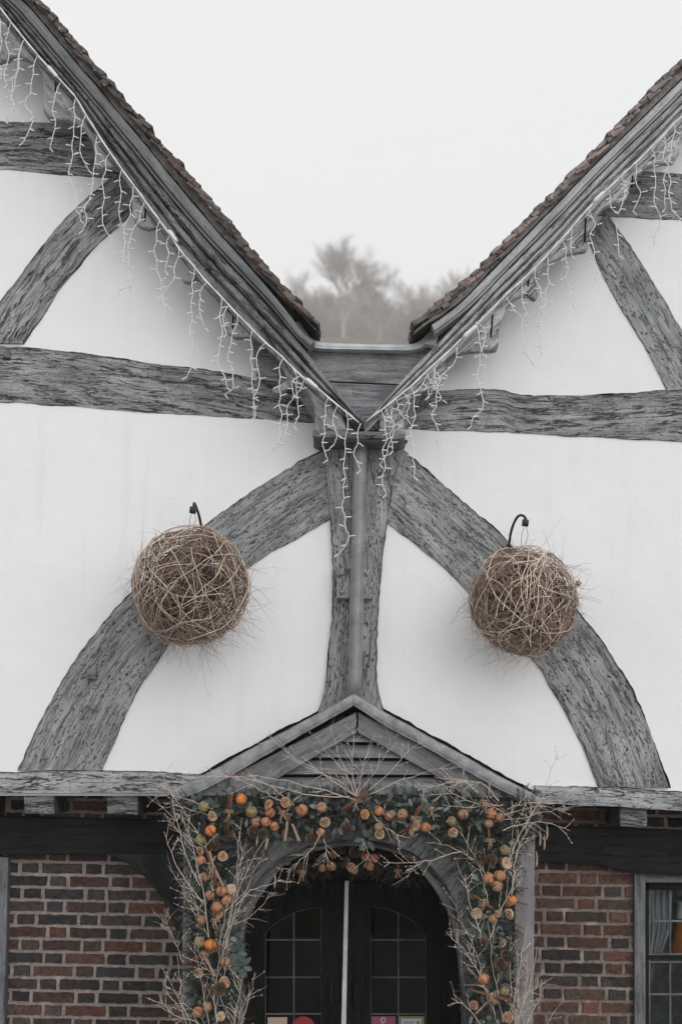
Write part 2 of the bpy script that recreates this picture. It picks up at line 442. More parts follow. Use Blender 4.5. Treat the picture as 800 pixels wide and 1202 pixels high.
# ------------------------------------------------------------------ setting
def grid_sheet(name, x0, x1, y0, y1, nx, ny, hf, mt):
    m = MB(); m.shade = True
    idx = [[m.vert((x0 + (x1 - x0) * i / nx, y0 + (y1 - y0) * j / ny, hf(x0 + (x1 - x0) * i / nx, y0 + (y1 - y0) * j / ny))) for i in range(nx + 1)] for j in range(ny + 1)]
    for j in range(ny):
        for i in range(nx): m.face([idx[j][i], idx[j][i + 1], idx[j + 1][i + 1], idx[j + 1][i]])
    return m.build(name, mt)
GR = simple('winter_turf', (.075, .075, .05), .95, .1, 0, .3, 3, .5)
HL = simple('leaf_litter_slope', (.15, .125, .10), .95, .1, 0, .25, .6, .5)
PV = simple('gravel_forecourt', (.26, .25, .235), .95, .1, 0, .25, 30, .8)
tag(grid_sheet('ground', -138, 138, -22, 602, 4, 4, lambda x, y: 0, GR), 'flat winter ground around the house', 'ground', kind='structure')
tag(grid_sheet('forecourt', -9, 9, -14, 0.4, 10, 10, lambda x, y: .004, PV), 'pale gravel forecourt before the house', 'path', kind='structure')
def hillz(x, y):
    t = max(0, min(1, (y - 60) / 350)); t = t * t * (3 - 2 * t)
    return -0.3 + 121 * t * (1 + .06 * nz((x * .02, y * .008, 3))) + .8 * nz((x * .05, y * .05, 1)) * t
tag(grid_sheet('hillside', -137, 137, 50, 600, 44, 80, hillz, HL), 'brown wooded hillside rising behind the house', 'hill', kind='structure')

# ------------------------------------------------------------------ bare trees
def bare_tree(seed, h, spread=.55, dens=1.0):
    rnd = random.Random(seed)
    tr, br = MB(), MB()
    tr.cc = (.36, .335, .31, 1); br.cc = (.40, .37, .35, 1)  # paler than real bark: part of the distance haze is in the colour
    def grow(mb, p, d, L, r, lev):
        n = 4 if lev < 2 else 3 if lev < 4 else 2
        pts = [p]; rad = [r]; dd = d.copy()
        for i in range(n):
            dd = (dd + Vector((rnd.uniform(-1, 1), rnd.uniform(-1, 1), rnd.uniform(-.6, 1))) * (.10 + .05 * lev)).normalized()
            pts.append(pts[-1] + dd * L / n); rad.append(r * (1 - .5 * (i + 1) / n))
        mb.tube(pts, rad, 6 if lev < 2 else 3, cap=False)
        if lev >= 5: return
        k = int((4, 5, 5, 5, 5)[lev] * dens + rnd.random())
        for c in range(k):
            t = .35 + .65 * (c + rnd.random()) / k if lev else .45 + .55 * (c + rnd.random()) / k
            q = resample(pts, 11)[min(10, int(t * 10))]
            ax = dd.orthogonal().normalized(); ax.rotate(Matrix.Rotation(rnd.uniform(0, 6.283), 3, dd))
            nd = (dd + ax * rnd.uniform(spread * .7, spread * 1.5) + Vector((0, 0, .12))).normalized()
            grow(br, q, nd, L * rnd.uniform(.55, .78), max(r * .5 * (1 - .3 * t), .011), lev + 1)
    grow(tr, Vector((0, 0, 0)), Vector((0, 0, 1)), h * .42, h * .02, 0)
    return tr, br
def tree_at(name, px, py_top, Y, seed, h, label, group=None, spread=.55, dens=1.0, mats=None):
    top = P(px, py_top, Y)
    z0 = hillz(top.x, Y)
    tr, br = bare_tree(seed, h, spread, dens)
    root = empty(name, (top.x, Y, z0 - .1))
    t = tr.build('trunk', M['bark'], root, fix=False); b = br.build('crown', M['bark'], root, fix=False)
    zs = max(v.co.z for v in b.data.vertices)
    s = (top.z - z0) / zs
    root.scale = (s, s, s)  # grown to its own height
    tag(root, label, 'tree', group); return root
TREES = [
 (405, 280, 380, 11, 11, 'tallest bare winter tree rising above the valley between the roofs', .5, 1.1),
 (366, 312, 392, 12, 9, 'bare round tree just right of the left roof edge', .6, 1.0),
 (446, 322, 386, 13, 9, 'bare spreading tree just right of the tallest one', .62, 1.0),
 (340, 330, 404, 14, 9, 'bare tree half hidden behind the left roof edge', .6, 1.0),
 (482, 332, 408, 15, 9, 'low bare tree in the middle of the gap left of the right roof', .65, 1.0),
 (536, 314, 398, 16, 9, 'bare tree showing above the lower end of the right roof', .6, 1.0),
]
for px, py, Y, sd, h, lb, sp, dn in TREES: tree_at('bare_tree', px, py, Y, sd, h, lb, 'bare trees on the hillside', sp, dn)
# the wood behind, one mass
def woodland():
    rnd = random.Random(5); m = MB(); m.cc = (.42, .39, .36, 1)  # colour paled as well, carrying some of the haze
    base = []
    for k in range(4):
        tr, br = bare_tree(40 + k, 9, .6, .9); base.append((tr, br))
    for i in range(44):
        x = rnd.uniform(-32, 46); Y = rnd.uniform(412, 470); z0 = hillz(x, Y) - .2
        tr, br = base[i % 4]; a = rnd.uniform(0, 6.28); s = (P(400, rnd.uniform(326, 350), Y).z - z0) / max(v[2] for v in br.v)
        ca, sa = math.cos(a) * s, math.sin(a) * s
        for src in (tr, br):
            o = len(m.v)
            m.v += [(x + v[0] * ca - v[1] * sa, Y + v[0] * sa + v[1] * ca, z0 + v[2] * s) for v in src.v]
            for f in src.f: m.face([q + o for q in f])
    return m.build('woodland', M['bark'], fix=False)
tag(woodland(), 'mass of bare grey brown trees on the hill behind the nearer ones', 'woodland', kind='stuff')

# ------------------------------------------------------------------ haze
hz = MB(); hz.box((0, 290, 104), (142, 0, 0), (0, 316, 0), (0, 0, 105.5))
hm_ = bpy.data.materials.new('winter_haze'); hm_.use_nodes = True; ht = hm_.node_tree; ht.nodes.clear()
pv = ht.nodes.new('ShaderNodeVolumePrincipled'); pv.inputs['Density'].default_value = .0008; pv.inputs['Color'].default_value = (.97, .972, .98, 1); pv.inputs['Anisotropy'].default_value = 0.0
ho = ht.nodes.new('ShaderNodeOutputMaterial'); ht.links.new(pv.outputs[0], ho.inputs['Volume'])
tag(hz.build('haze', hm_), 'thin pale winter haze fading the far trees', 'haze', kind='stuff')

# ------------------------------------------------------------------ the house
H = tag(empty('timber_framed_house'), 'white plastered timber framed house with two tiled gables meeting in a valley above a porch', 'house')

# plaster wall: gridded sheet with soft lumps, gable outline
def gable_y(x):
    # lower edge line of the boards in pixels (plaster reaches a little under the boards)
    if x < 425: return -30 + (x - 0) * (500 + 30) / 425 - 6
    return 500 - (x - 425) * (500 - 128) / 375 - 6
m = MB()
def wall_sheet():
    m.shade = True
    N = 180; x0, x1 = -290, 1090
    cols = []
    for i in range(N + 1):
        px = x0 + (x1 - x0) * i / N
        top, bot = gable_y(px), 934
        K = 60; c = []
        for k in range(K + 1):
            p = P(px, top + (bot - top) * k / K, 0.0)
            yy = .003 * nz((p.x * 2, p.z * 2, 1)) - .001
            c.append(m.vert((p.x, yy, p.z)))
        cols.append(c)
    for i in range(N):
        for k in range(60): m.face([cols[i][k], cols[i][k + 1], cols[i + 1][k + 1], cols[i + 1][k]])
wall_sheet()
m.build('plaster_wall', M['plaster'], H, fix=False)
# the wall's body behind the plaster
m = MB()
m.prism(poly([(-290, 934), (-290, gable_y(-290) + 4), (425, 506), (1090, gable_y(1090) + 4), (1090, 934)], .02), .02, .2)
m.build('wall_core', M['interior'], H)

def beam(name, A, B, Yf=-.018, mt='tie', seed=0, gap=(.006, .002), Yb=.01, **k):
    return strip(A, B, Yf, Yb, seed=seed, gap=gap, **k).build(name, [M[mt], M['gap']], H, fix=False)
beam('tie_beam', [(-290, 378), (0, 406), (28, 407), (55, 410), (125, 418), (190, 428), (260, 436), (340, 452), (385, 462)], [(-290, 462), (0, 472), (30, 472), (100, 478), (200, 485), (290, 490), (340, 494), (385, 496)], seed=1, nv=18)
beam('tie_beam', [(465, 466), (500, 459), (545, 457), (590, 457), (606, 464), (700, 464), (765, 459), (800, 457), (1090, 470)], [(465, 502), (500, 504), (545, 505), (600, 507), (700, 513), (750, 515), (800, 518), (1090, 530)], seed=2, nv=18)
beam('collar_beam', [(-200, 132), (0, 142), (60, 143), (100, 146), (150, 150)], [(-200, 186), (0, 197), (50, 202), (100, 206), (150, 209)], seed=3, nv=14, gap=(.003, .003))
beam('collar_beam', [(700, 196), (760, 201), (800, 203), (960, 212)], [(700, 252), (740, 254), (800, 258), (960, 268)], mt='brace', seed=4, nv=14, gap=(.003, .003))
beam('curved_brace', [(135, 203), (98, 234), (57, 277), (28, 317), (0, 352), (-28, 402)], [(167, 232), (142, 262), (108, 291), (76, 330), (48, 372), (27, 403)], Yf=-.022, mt='tie', seed=5, gap=(.006, .004))
beam('curved_brace', [(712, 250), (744, 294), (774, 343), (800, 388), (818, 420), (838, 455)], [(690, 278), (703, 312), (722, 350), (746, 388), (767, 425), (783, 458)], Yf=-.022, mt='brace', seed=6, gap=(.006, .003))
beam('curved_brace', [(386, 524), (340, 548), (290, 580), (245, 613), (195, 652), (150, 700), (110, 742), (75, 795), (45, 850), (22, 904)],
     [(388, 608), (345, 633), (300, 658), (262, 690), (225, 725), (190, 766), (160, 812), (146, 842), (133, 872), (120, 904)], Yf=-.024, mt='brace', seed=7, nv=20, gap=(.007, .003))
beam('curved_brace', [(470, 526), (510, 560), (550, 595), (597, 636), (650, 688), (687, 728), (720, 772), (748, 822), (768, 874), (785, 925)],
     [(454, 612), (490, 640), (530, 673), (565, 712), (600, 748), (630, 778), (656, 822), (672, 852), (688, 886), (702, 923)], Yf=-.024, mt='brace_rough', seed=8, nv=20, gap=(.011, .003))
beam('king_post', [(375, 516), (380, 535), (385, 575), (388, 612), (391, 645), (391, 700), (387, 765), (381, 812), (372, 840)],
     [(478, 516), (468, 540), (459, 575), (454, 612), (449, 645), (444, 700), (441, 765), (442, 808), (452, 840)], Yf=-.055, mt='brace', seed=9, nv=16, gap=(.006, .006))
beam('jetty_beam', [(-290, 894), (0, 908), (60, 905), (130, 905), (190, 907), (240, 909)], [(-290, 920), (0, 931), (60, 931), (130, 930), (190, 931), (240, 932)], Yf=-.06, Yb=.12, mt='jetty', seed=10, nv=8, gap=(.005, 0), edge=.004)
beam('jetty_beam', [(628, 922), (680, 924), (740, 925), (800, 931), (1090, 948)], [(628, 943), (680, 945), (740, 948), (800, 952), (1090, 970)], Yf=-.06, Yb=.12, mt='jetty', seed=11, nv=8, gap=(.005, 0), edge=.004)

for q in ([(102, 786), (113, 785), (114, 798), (103, 799)], [(4, 412), (12, 411), (12, 420), (4, 420)]):
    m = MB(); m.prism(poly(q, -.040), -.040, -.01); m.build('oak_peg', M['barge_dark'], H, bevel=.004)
# joist ends
for x0, x1, y0, y1 in ((-75, -38, 930, 954), (28, 64, 933, 956), (125, 162, 929, 957), (726, 759, 948, 971), (850, 890, 953, 977)):
    m = MB(); m.prism(poly([(x0, y0), (x1, y0), (x1, y1), (x0 + 1, y1 - 1)], .0), -.0, .44, (1, 0, 0)); m.build('joist_end', M['joist'], H, bevel=.008)

# dark beam under the joists, brick wall, posts
m = MB(); m.prism(poly([(-290, 950), (228, 964), (228, 1003), (120, 1003), (0, 1004), (-290, 1000)], .33), .33, .50); m.build('lower_beam', M['black'], H, bevel=.01)
m = MB(); m.prism(poly([(606, 968), (1090, 985), (1090, 1022), (800, 1028), (740, 1025), (700, 1015), (606, 1012)], .33), .33, .50); m.build('lower_beam', M['black'], H, bevel=.01)
m = MB()
m.prism(poly([(122, 1002), (140, 1008), (160, 1020), (178, 1038), (193, 1060), (205, 1086), (212, 1112), (216, 1140), (232, 1145), (232, 1002)], .22), .22, .38, (.6, 0, -.8)); m.build('curved_bracket', M['blackbrace'], H, bevel=.008)
m = MB(); m.prism(poly([(-12, 1006), (10, 1006), (4, 1250), (-18, 1250)], .36), .36, .47, (0, 0, 1)); m.build('wall_post', M['frame'], H, bevel=.006)

def brick_wall(name, px0, px1, py0, Yw, zbot=0.0, seed=1, warm=0.0):
    rnd = random.Random(seed)
    pl, pr = P(px0, py0, Yw), P(px1, py0, Yw)
    xa, xb = pl.x, pr.x; zt = P((px0 + px1) / 2, py0, Yw).z
    m = MB(); ch = .0787; sw, hw, j = .254, .114, .0135
    n = int((zt - zbot) / ch) + 1
    for r in range(n):
        z1 = zt - r * ch; z0 = z1 - ch + j * .9
        x = math.floor(xa / (sw + hw + 2 * j)) * (sw + hw + 2 * j) + (0 if r % 2 else (sw + hw + 2 * j) / 2 + .02) - .5
        k = 0; st = True
        while x < xb:
            w_ = (sw if st else hw) * rnd.uniform(.95, 1.05); a, b = max(x, xa), min(x + w_, xb)
            if b - a > .025:
                rr = rnd.random()
                pd = (.30 if st else .5) * (1 - .45 * warm)
                if rr < pd: c = [.044, .041, .042]
                elif rr < pd + .16: c = [.058, .048, .046]
                elif rr < pd + .36: c = [.078, .055, .05]
                elif rr < .93: c = [.098, .058, .05]
                else: c = [.122, .062, .05]
                f = rnd.uniform(.75, 1.3); c = [c[0] * (1 + .18 * warm), c[1] * (1 + .08 * warm), c[2]]; m.cc = (c[0] * f, c[1] * f, c[2] * f, 1)
                dz = [rnd.uniform(-.003, .003) for _ in range(4)]
                ins = rnd.uniform(.0, .006)
                # rounded brick face: inner quad proud, outer ring set back, slightly irregular rim
                NS = max(3, int((b - a) / .03)); y1 = Yw - .004 + ins; y0 = y1 - .012
                rim, inn = [], []
                pts = [(a + (b - a) * q / NS, z1) for q in range(NS + 1)] + [(b, z1 - (z1 - z0) * .5)] + [(b - (b - a) * q / NS, z0) for q in range(NS + 1)] + [(a, z1 - (z1 - z0) * .5)]
                cx, cz = (a + b) / 2, (z0 + z1) / 2
                for (qx, qz) in pts:
                    qx2 = qx + rnd.uniform(-.003, .003); qz2 = qz + rnd.uniform(-.0035, .003)
                    rim.append(m.vert((qx2, y1 + .012, qz2)))
                    inn.append(m.vert((qx2 - math.copysign(min(.007, abs(qx - cx)), qx - cx), y0 + rnd.uniform(-.002, .002), qz2 - math.copysign(.006, qz - cz) * (1 if abs(qz - cz) > .01 else 0))))
                m.face(inn)
                for q in range(len(rim)):
                    q2 = (q + 1) % len(rim); m.face([rim[q], rim[q2], inn[q2], inn[q]])
            x += w_ + j * rnd.uniform(.8, 1.2); st = not st
    m.m = 1; m.cc = (.31 - .07 * warm, .262 - .065 * warm, .24 - .065 * warm, 1)
    K = 40
    gx = [[m.vert((xa + (xb - xa) * i / K, Yw - .004 + .004 * nz((i * .9, k * .9, seed)), zbot + (zt + .01 - zbot) * k / K)) for i in range(K + 1)] for k in range(K + 1)]
    for k in range(K):
        for i in range(K): m.face([gx[k][i], gx[k][i + 1], gx[k + 1][i + 1], gx[k + 1][i]])
    return m.build(name, [M['brick'], M['mortar']], H)
brick_wall('brick_wall', 8, 266, 926, .45, seed=3)
brick_wall('brick_wall', 566, 746, 936, .45, seed=4, warm=1.0)
brick_wall('brick_wall', -290, -14, 920, .45, seed=5)
brick_wall('brick_wall', 1000, 1090, 950, .45, seed=6)
brick_wall('brick_wall', 744, 1002, 946, .452, zbot=P(870, 1024, .45).z, seed=7)
# wall body: keeps the rooms dark
m = MB()
def wbox(x0, x1, y0, y1, z0, z1, mb=None):
    (mb or m).box(((x0 + x1) / 2, (y0 + y1) / 2, (z0 + z1) / 2), ((x1 - x0) / 2, 0, 0), (0, (y1 - y0) / 2, 0), (0, 0, (z1 - z0) / 2))
XL, XR = P(-290, 934, 0).x, P(1090, 934, 0).x
zc = P(400, 940, .5).z
wbox(XL, XR, .20, 4.2, zc + .02, zc + .2)
wbox(XL, XR, 4.2, 4.4, 0, 6.2)
wbox(XL, XL + .15, .5, 4.2, 0, zc); wbox(XR - .15, XR, .5, 4.2, 0, zc)
xd0, xd1 = P(264, 1100, .5).x, P(568, 1100, .5).x; xw0, xw1 = P(760, 1100, .5).x, P(995, 1100, .5).x
wbox(XL, xd0, .475, .65, 0, zc); wbox(xd1, xw0 - .06, .475, .65, 0, zc); wbox(xw1, XR, .475, .65, 0, zc)
wbox(xw0 - .06, xw1, .475, .65, 0, .75)
m.build('inner_walls', M['interior'], H)

# ---------------- roofs
TOL = [(-120, -150), (52, 0), (101, 60), (160, 130), (206, 185), (260, 246), (306, 304), (335, 335), (360, 360), (378, 382)]
TOR = [(960, -90), (800, 66), (747, 119), (704, 166), (640, 232), (608, 264), (566, 307), (532, 339), (505, 362), (481, 381)]
def roof(path, side, seed):
    rnd = random.Random(seed); m = MB()
    pts = [P(x, y, -.47) for x, y in path]; pts = smooth(pts, 1)
    L = sum((b - a).length for a, b in zip(pts, pts[1:])); gauge = .098; n = int(L / gauge)
    fine = resample(pts, 400)
    for k in range(n + 1):
        s = L - k * gauge; i = min(398, max(1, int(s / L * 399)))
        t = (fine[min(399, i + 1)] - fine[max(0, i - 6)]); t.normalize()
        nrm = Vector((-t.z, 0, t.x)) * (1 if side < 0 else -1)
        if nrm.z < 0: nrm = -nrm
        for c in range(28):
            if c > 2 and k % 2 and c > 26: continue
            y0 = -.47 + c * .168 + (0 if k % 2 else .0) + rnd.uniform(-.006, .006) - (rnd.uniform(0, .012) if c == 0 else 0)
            wv = .163
            lift = .012
            tl = .265 + rnd.uniform(-.006, .006)
            tilt = R(7.5 + rnd.uniform(-1.5, 1.5))
            tt = (t * math.cos(tilt) + nrm * math.sin(tilt)).normalized(); nn = (nrm * math.cos(tilt) - t * math.sin(tilt)).normalized()
            tail = fine[i] + t * rnd.uniform(-.012, .012) - nrm * (.010 + rnd.uniform(-.006, .006))
            cen = tail - tt * tl / 2
            rr = rnd.random()
            cc = [.145, .118, .110] if rr < .4 else [.105, .095, .091] if rr < .8 else [.18, .138, .127]
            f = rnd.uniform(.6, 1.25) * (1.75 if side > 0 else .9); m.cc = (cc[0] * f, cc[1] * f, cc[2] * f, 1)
            th = rnd.uniform(.008, .013)
            if c == 0: # verge tiles: rough broken edge in several pieces
                q = 5
                for e in range(q):
                    seg = tl / q; cc0 = tail - tt * (seg * (e + .5))
                    dy = rnd.uniform(-.012, .010)
                    m.box(cc0 + Vector((0, y0 + wv / 2 + dy - cc0.y, 0)), tt * (seg * .5), Vector((0, wv / 2, 0)), nn * th * rnd.uniform(.8, 1.3), jit=.0055)
            else:
                m.box(cen + Vector((0, y0 + wv / 2 - cen.y, 0)), tt * tl / 2, Vector((0, wv / 2, 0)), nn * th, jit=.0015)
    o = m.build('tiled_roof', M['tiles'], H)
    return o
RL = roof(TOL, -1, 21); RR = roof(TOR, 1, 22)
# undercloak + mortar bed along the verge (sub-part of the roof)
TBL = [(-142, -150), (30, 0), (60, 36), (160, 154), (212, 219), (246, 259), (290, 308), (320, 338), (345, 360), (372, 388)]
TBR = [(960, -62), (800, 91), (736, 154), (692, 197), (632, 260), (580, 312), (540, 354), (515, 372), (484, 392)]
def offs(path, dx, dy): return [(x + dx, y + dy) for x, y in path]
for rf, tp, tb, sd in ((RL, TOL, TBL, 31), (RR, TOR, TBR, 32)):
    up = offs(tp, -9 if sd == 31 else 9, 4)
    m = strip(up, tb, -.44, .0, seed=sd, edge=.012, rough=.02, nv=5, rnd=.0)
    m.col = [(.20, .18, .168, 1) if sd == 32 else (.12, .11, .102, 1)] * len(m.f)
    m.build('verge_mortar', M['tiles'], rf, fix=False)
    # sloping deck under the tiles
    dk = MB(); pts = [P(x, y, -.40) for x, y in tb]
    for a, b in zip(pts, pts[1:]):
        for y0, y1 in ((-.40, 4.2),):
            d = (b - a); nrm = Vector((-d.z, 0, d.x)).normalized() * .012
            dk.box(((a.x + b.x) / 2, (y0 + y1) / 2, (a.z + b.z) / 2), d / 2, (0, (y1 - y0) / 2, 0), nrm)
    dk.build('roof_deck', M['black'], rf)

# ---------------- boards of the gables
# smooth fascia under the tiles; sweeps away at the bottom to meet the lead
FAL_o = [(-142, -148), (30, 2), (60, 38), (160, 156), (212, 221), (246, 261), (290, 310), (318, 342), (342, 372), (356, 392), (369, 401)]
FAL_i = [(-160, -148), (10, 2), (41, 38), (142, 158), (193, 222), (228, 264), (271, 310), (300, 340), (326, 368), (346, 394), (362, 409)]
FAR_o = [(960, -60), (800, 93), (736, 156), (692, 199), (632, 262), (580, 315), (540, 357), (517, 374), (506, 381)]
FAR_i = [(974, -60), (815, 93), (750, 158), (706, 200), (648, 262), (594, 316), (556, 356), (530, 377), (510, 392)]
def mould(seed, A, B, Yf, prof, mt, name, **k):
    k.setdefault('nv', 24)
    return strip(A, B, Yf, -.30, seed=seed, prof=prof, edge=.002, rough=.0015, step=.03, **k).build(name, [M[mt], M['gap']], H, fix=False)
pf = [(0, -.41), (.07, -.435), (.42, -.44), (.72, -.432), (.78, -.405), (.84, -.40), (.86, -.42), (.96, -.418), (1, -.35)]
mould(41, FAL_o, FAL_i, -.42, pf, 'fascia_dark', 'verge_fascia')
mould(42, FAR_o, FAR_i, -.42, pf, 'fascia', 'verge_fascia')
BGL_o = [(-160, -146), (10, 2), (42, 39), (143, 159), (194, 223), (229, 265), (262, 300), (300, 341), (338, 384), (382, 440), (427, 497)]
CBL = [(-180, -170), (0, 8), (14, 27), (47, 68), (66, 88), (90, 115), (104, 140), (128, 177), (158, 219), (187, 258), (215, 298), (243, 331), (262, 351), (297, 388), (332, 420), (353, 441), (375, 458), (405, 483), (423, 499)]
BGR_o = [(974, -60), (815, 94), (750, 159), (706, 201), (648, 263), (594, 317), (556, 357), (518, 397), (468, 449), (428, 498)]
CBR = [(960, -12), (820, 119), (792, 143), (764, 173), (730, 205), (690, 244), (658, 281), (628, 314), (592, 347), (558, 382), (520, 418), (482, 453), (448, 481), (429, 502)]
pb = [(0, -.34), (.05, -.34), (.07, -.395), (.27, -.405), (.33, -.39), (.35, -.345), (.39, -.345), (.41, -.385), (.55, -.392), (.60, -.38), (.62, -.352), (.66, -.350), (.68, -.365), (1, -.36)]
CBLb = [(-180, -140)] + [(x - 3, y + 3) for x, y in CBL[1:-1]] + [(424, 503)]
CBRb = [(x + 3, y + 3) for x, y in CBR[:-1]] + [(428, 508)]
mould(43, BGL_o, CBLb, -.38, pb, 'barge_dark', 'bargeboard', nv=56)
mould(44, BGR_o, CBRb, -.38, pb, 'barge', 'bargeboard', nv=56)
# carved cusped board behind, traced outline
cuspL = [(-8, 72), (0, 71), (6, 71), (12, 67), (22, 66), (33, 69), (42, 76), (48, 85), (50, 97), (50, 118), (51, 130), (57, 139), (68, 140), (80, 141), (92, 146), (101, 154), (108, 166), (111, 180), (110, 194), (114, 200), (124, 196), (134, 196), (143, 202), (150, 213), (154, 228), (155, 246), (157, 258), (164, 266), (174, 268), (187, 267), (199, 269), (210, 276), (219, 288), (225, 300), (229, 309), (226, 318), (218, 320), (213, 325), (215, 330), (223, 331), (234, 326), (244, 327), (253, 335), (260, 347), (262, 362), (262, 378), (267, 390), (275, 396), (290, 396), (304, 398), (316, 406), (325, 418), (333, 434), (337, 446), (329, 450), (319, 455), (319, 461), (330, 462), (340, 454), (350, 452), (360, 458), (366, 470), (369, 486), (369, 506), (408, 506), (400, 482)]
upL = [(360, 440), (300, 378), (243, 322), (187, 250), (130, 170), (80, 95), (30, 36), (-8, -6)]
cuspR = [(474, 508), (474, 492), (476, 480), (481, 468), (489, 461), (500, 458), (512, 456), (519, 449), (520, 438), (523, 428), (531, 419), (543, 414), (560, 412), (576, 412), (583, 411), (585, 404), (585, 390), (588, 376), (594, 362), (603, 351), (612, 346), (620, 347), (628, 352), (632, 346), (629, 338), (629, 329), (634, 318), (642, 309), (652, 304), (664, 299), (680, 295), (689, 294), (691, 280), (695, 265), (700, 252), (708, 243), (719, 238), (733, 238), (737, 226), (740, 214), (748, 203), (760, 195), (776, 191), (791, 190), (797, 180), (799, 166), (806, 150), (815, 140)]
upR = [(835, 95), (792, 135), (730, 197), (658, 273), (592, 339), (520, 410), (448, 474), (440, 506)]
for pp in (cuspL + upL, cuspR + upR[:-1] + [(445, 490), (445, 508)]):
    m = MB(); gd = Vector((.65, 0, -.76)) if pp[0][0] < 100 else Vector((.7, 0, .7))
    m.prism(poly(pp, -.342), -.342, -.27, gd)
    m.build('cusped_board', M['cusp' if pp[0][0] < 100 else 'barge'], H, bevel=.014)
for q in ([(577, 366), (579, 366), (576.5, 396), (574.5, 396)], [(686, 253), (688, 253), (686.5, 284), (684.5, 284)], [(619, 324), (622, 324), (620, 336), (618, 335)], [(741, 206), (743, 206), (742, 220), (740, 220)],
          [(65, 92), (67, 93), (66, 108), (64, 108)], [(170, 243), (172, 244), (171, 260), (169, 259)], [(273, 366), (275, 367), (274, 386), (272, 385)]):
    m = MB(); m.prism(poly(q, -.3445), -.3445, -.335); m.build('carved_slit', M['gap'], H)
# boarded soffit between wall and bargeboards
for path in ([(-142, -140), (30, 12), (160, 166), (246, 271), (330, 365)], [(960, -50), (800, 105), (692, 210), (580, 325), (530, 375)]):
    m = MB(); pts = [P(x, y, -.30) for x, y in path]
    for a, b in zip(pts, pts[1:]):
        d = b - a; nrm = Vector((-d.z, 0, d.x)).normalized() * .01
        m.box(((a.x + b.x) / 2, -.14, (a.z + b.z) / 2), d / 2, (0, .158, 0), nrm)
    m.build('soffit_board', M['board'], H)

# valley boards and lead
m = MB(); m.prism(poly([(290, 330), (355, 398), (364, 407), (492, 409), (512, 392), (560, 345), (530, 420), (470, 451), (385, 447), (300, 440)], -.15), -.15, -.11); m.build('valley_board', M['board'], H, bevel=.003)
m = MB(); m.prism(poly([(340, 448), (385, 448.6), (470, 452.4), (500, 453), (470, 512), (380, 510)], -.15), -.147, -.11); m.build('valley_board', M['board'], H, bevel=.003)
m = MB(); m.shade = True
lp_t = smooth([(350, 378), (358, 390), (368, 400), (385, 402), (440, 404), (480, 405), (494, 402), (503, 393), (509, 384)], 2)
m = strip([(p.x, p.y) for p in [Vector((q[0], q[1], 0)) for q in [(350, 376), (358, 388), (367, 399), (385, 402), (440, 403.5), (480, 404), (492, 401), (501, 392), (507, 383)]]],
          [(344, 380), (353, 396), (363, 407), (384, 409), (440, 410), (482, 411), (497, 407), (507, 398), (513, 388)], -.235, -.10, seed=51, edge=.002, rough=.002, nv=4, rnd=.008, step=.02)
m.build('lead_gutter', [M['lead'], M['gap']], H, fix=False)
m = MB()
g0 = [P(x, y, -.15) for x, y in ((367, 403), (495, 406))]
m.box(((g0[0].x + g0[1].x) / 2, 2.0, (g0[0].z + g0[1].z) / 2 - .02), ((g0[1].x - g0[0].x) / 2 + .25, 0, 0), (0, 2.1, 0), (0, 0, .01))
m.build('valley_lead', M['lead_roof'], H)
# small white painted block by the right verge foot
m = MB(); m.prism(poly([(497, 403), (513, 387), (516, 386), (511, 406)], -.27), -.27, -.2); m.build('verge_block', M['lead'], H, bevel=.003)

# corbel box below the valley
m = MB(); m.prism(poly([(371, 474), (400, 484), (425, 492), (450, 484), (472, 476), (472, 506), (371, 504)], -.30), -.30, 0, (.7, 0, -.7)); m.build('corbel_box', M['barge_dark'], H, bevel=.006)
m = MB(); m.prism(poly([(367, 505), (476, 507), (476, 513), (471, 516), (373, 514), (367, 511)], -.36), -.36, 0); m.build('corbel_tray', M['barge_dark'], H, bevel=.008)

# downpipe, its plate
m = MB(); m.shade = True
a, b = P(423, 510, -.165), P(415.5, 824, -.165)
m.tube(resample([a, b], 14), [.0425] * 14, 24)
dp = m.build('downpipe', M['pipe'], H, fix=False)
m = MB(); m.prism(poly([(395, 667), (437, 668), (437, 703), (395, 702)], -.115), -.115, -.04, (0, 0, 1)); pl = m.build('pipe_bracket', M['brace_rough'], H, bevel=.006)
for x, y in ((401, 673), (401, 695), (430, 674)):
    m = MB(); m.shade = True; c = P(x, y, -.117); m.tube([c + Vector((0, .004, 0)), c - Vector((0, .010, 0))], [.016, .012], 12); m.build('bolt', M['lead_roof'], pl)

# ---------------- window on the right
WY = .44
win = MB()
def bar(mb, x0, y0, x1, y1, Yf, Yb, g_=(0, 0, 1)):
    mb.prism(poly([(x0, y0), (x1, y0), (x1, y1), (x0, y1)], Yf), Yf, Yb, g_)
bar(win, 744, 1024, 757, 1300, .40, .60)
bar(win, 1000, 1024, 1012, 1300, .40, .60); bar(win, 757, 1024, 1000, 1036, .40, .60, (1, 0, 0)); bar(win, 757, 1288, 1000, 1300, .40, .60, (1, 0, 0))
bar(win, 875, 1036, 885, 1288, .42, .60)
WIN = win.build('window', M['frame'], H, bevel=.004)
m = MB()
bar(m, 757, 1036, 761, 1122, .47, .53); bar(m, 757, 1122, 875, 1126, .46, .54, (1, 0, 0)); bar(m, 757, 1036, 875, 1045, .47, .53, (1, 0, 0))
bar(m, 757, 1126, 760, 1288, .46, .54)
m.build('casement', M['door'], WIN, bevel=.002)
m = MB()
for y in (1080, 1119, 1128, 1166, 1208, 1250): bar(m, 759, y, 875, y + 2.2, .495, .51, (1, 0, 0))
for x in (785, 815, 845): bar(m, x, 1045, x + 2, 1288, .493, .508)
bar(m, 761, 1045, 762.5, 1288, .493, .508)
m.build('glazing_bars', M['frame'], WIN)
m = MB(); a, b = P(757, 1288, .512), P(1000, 1036, .512)
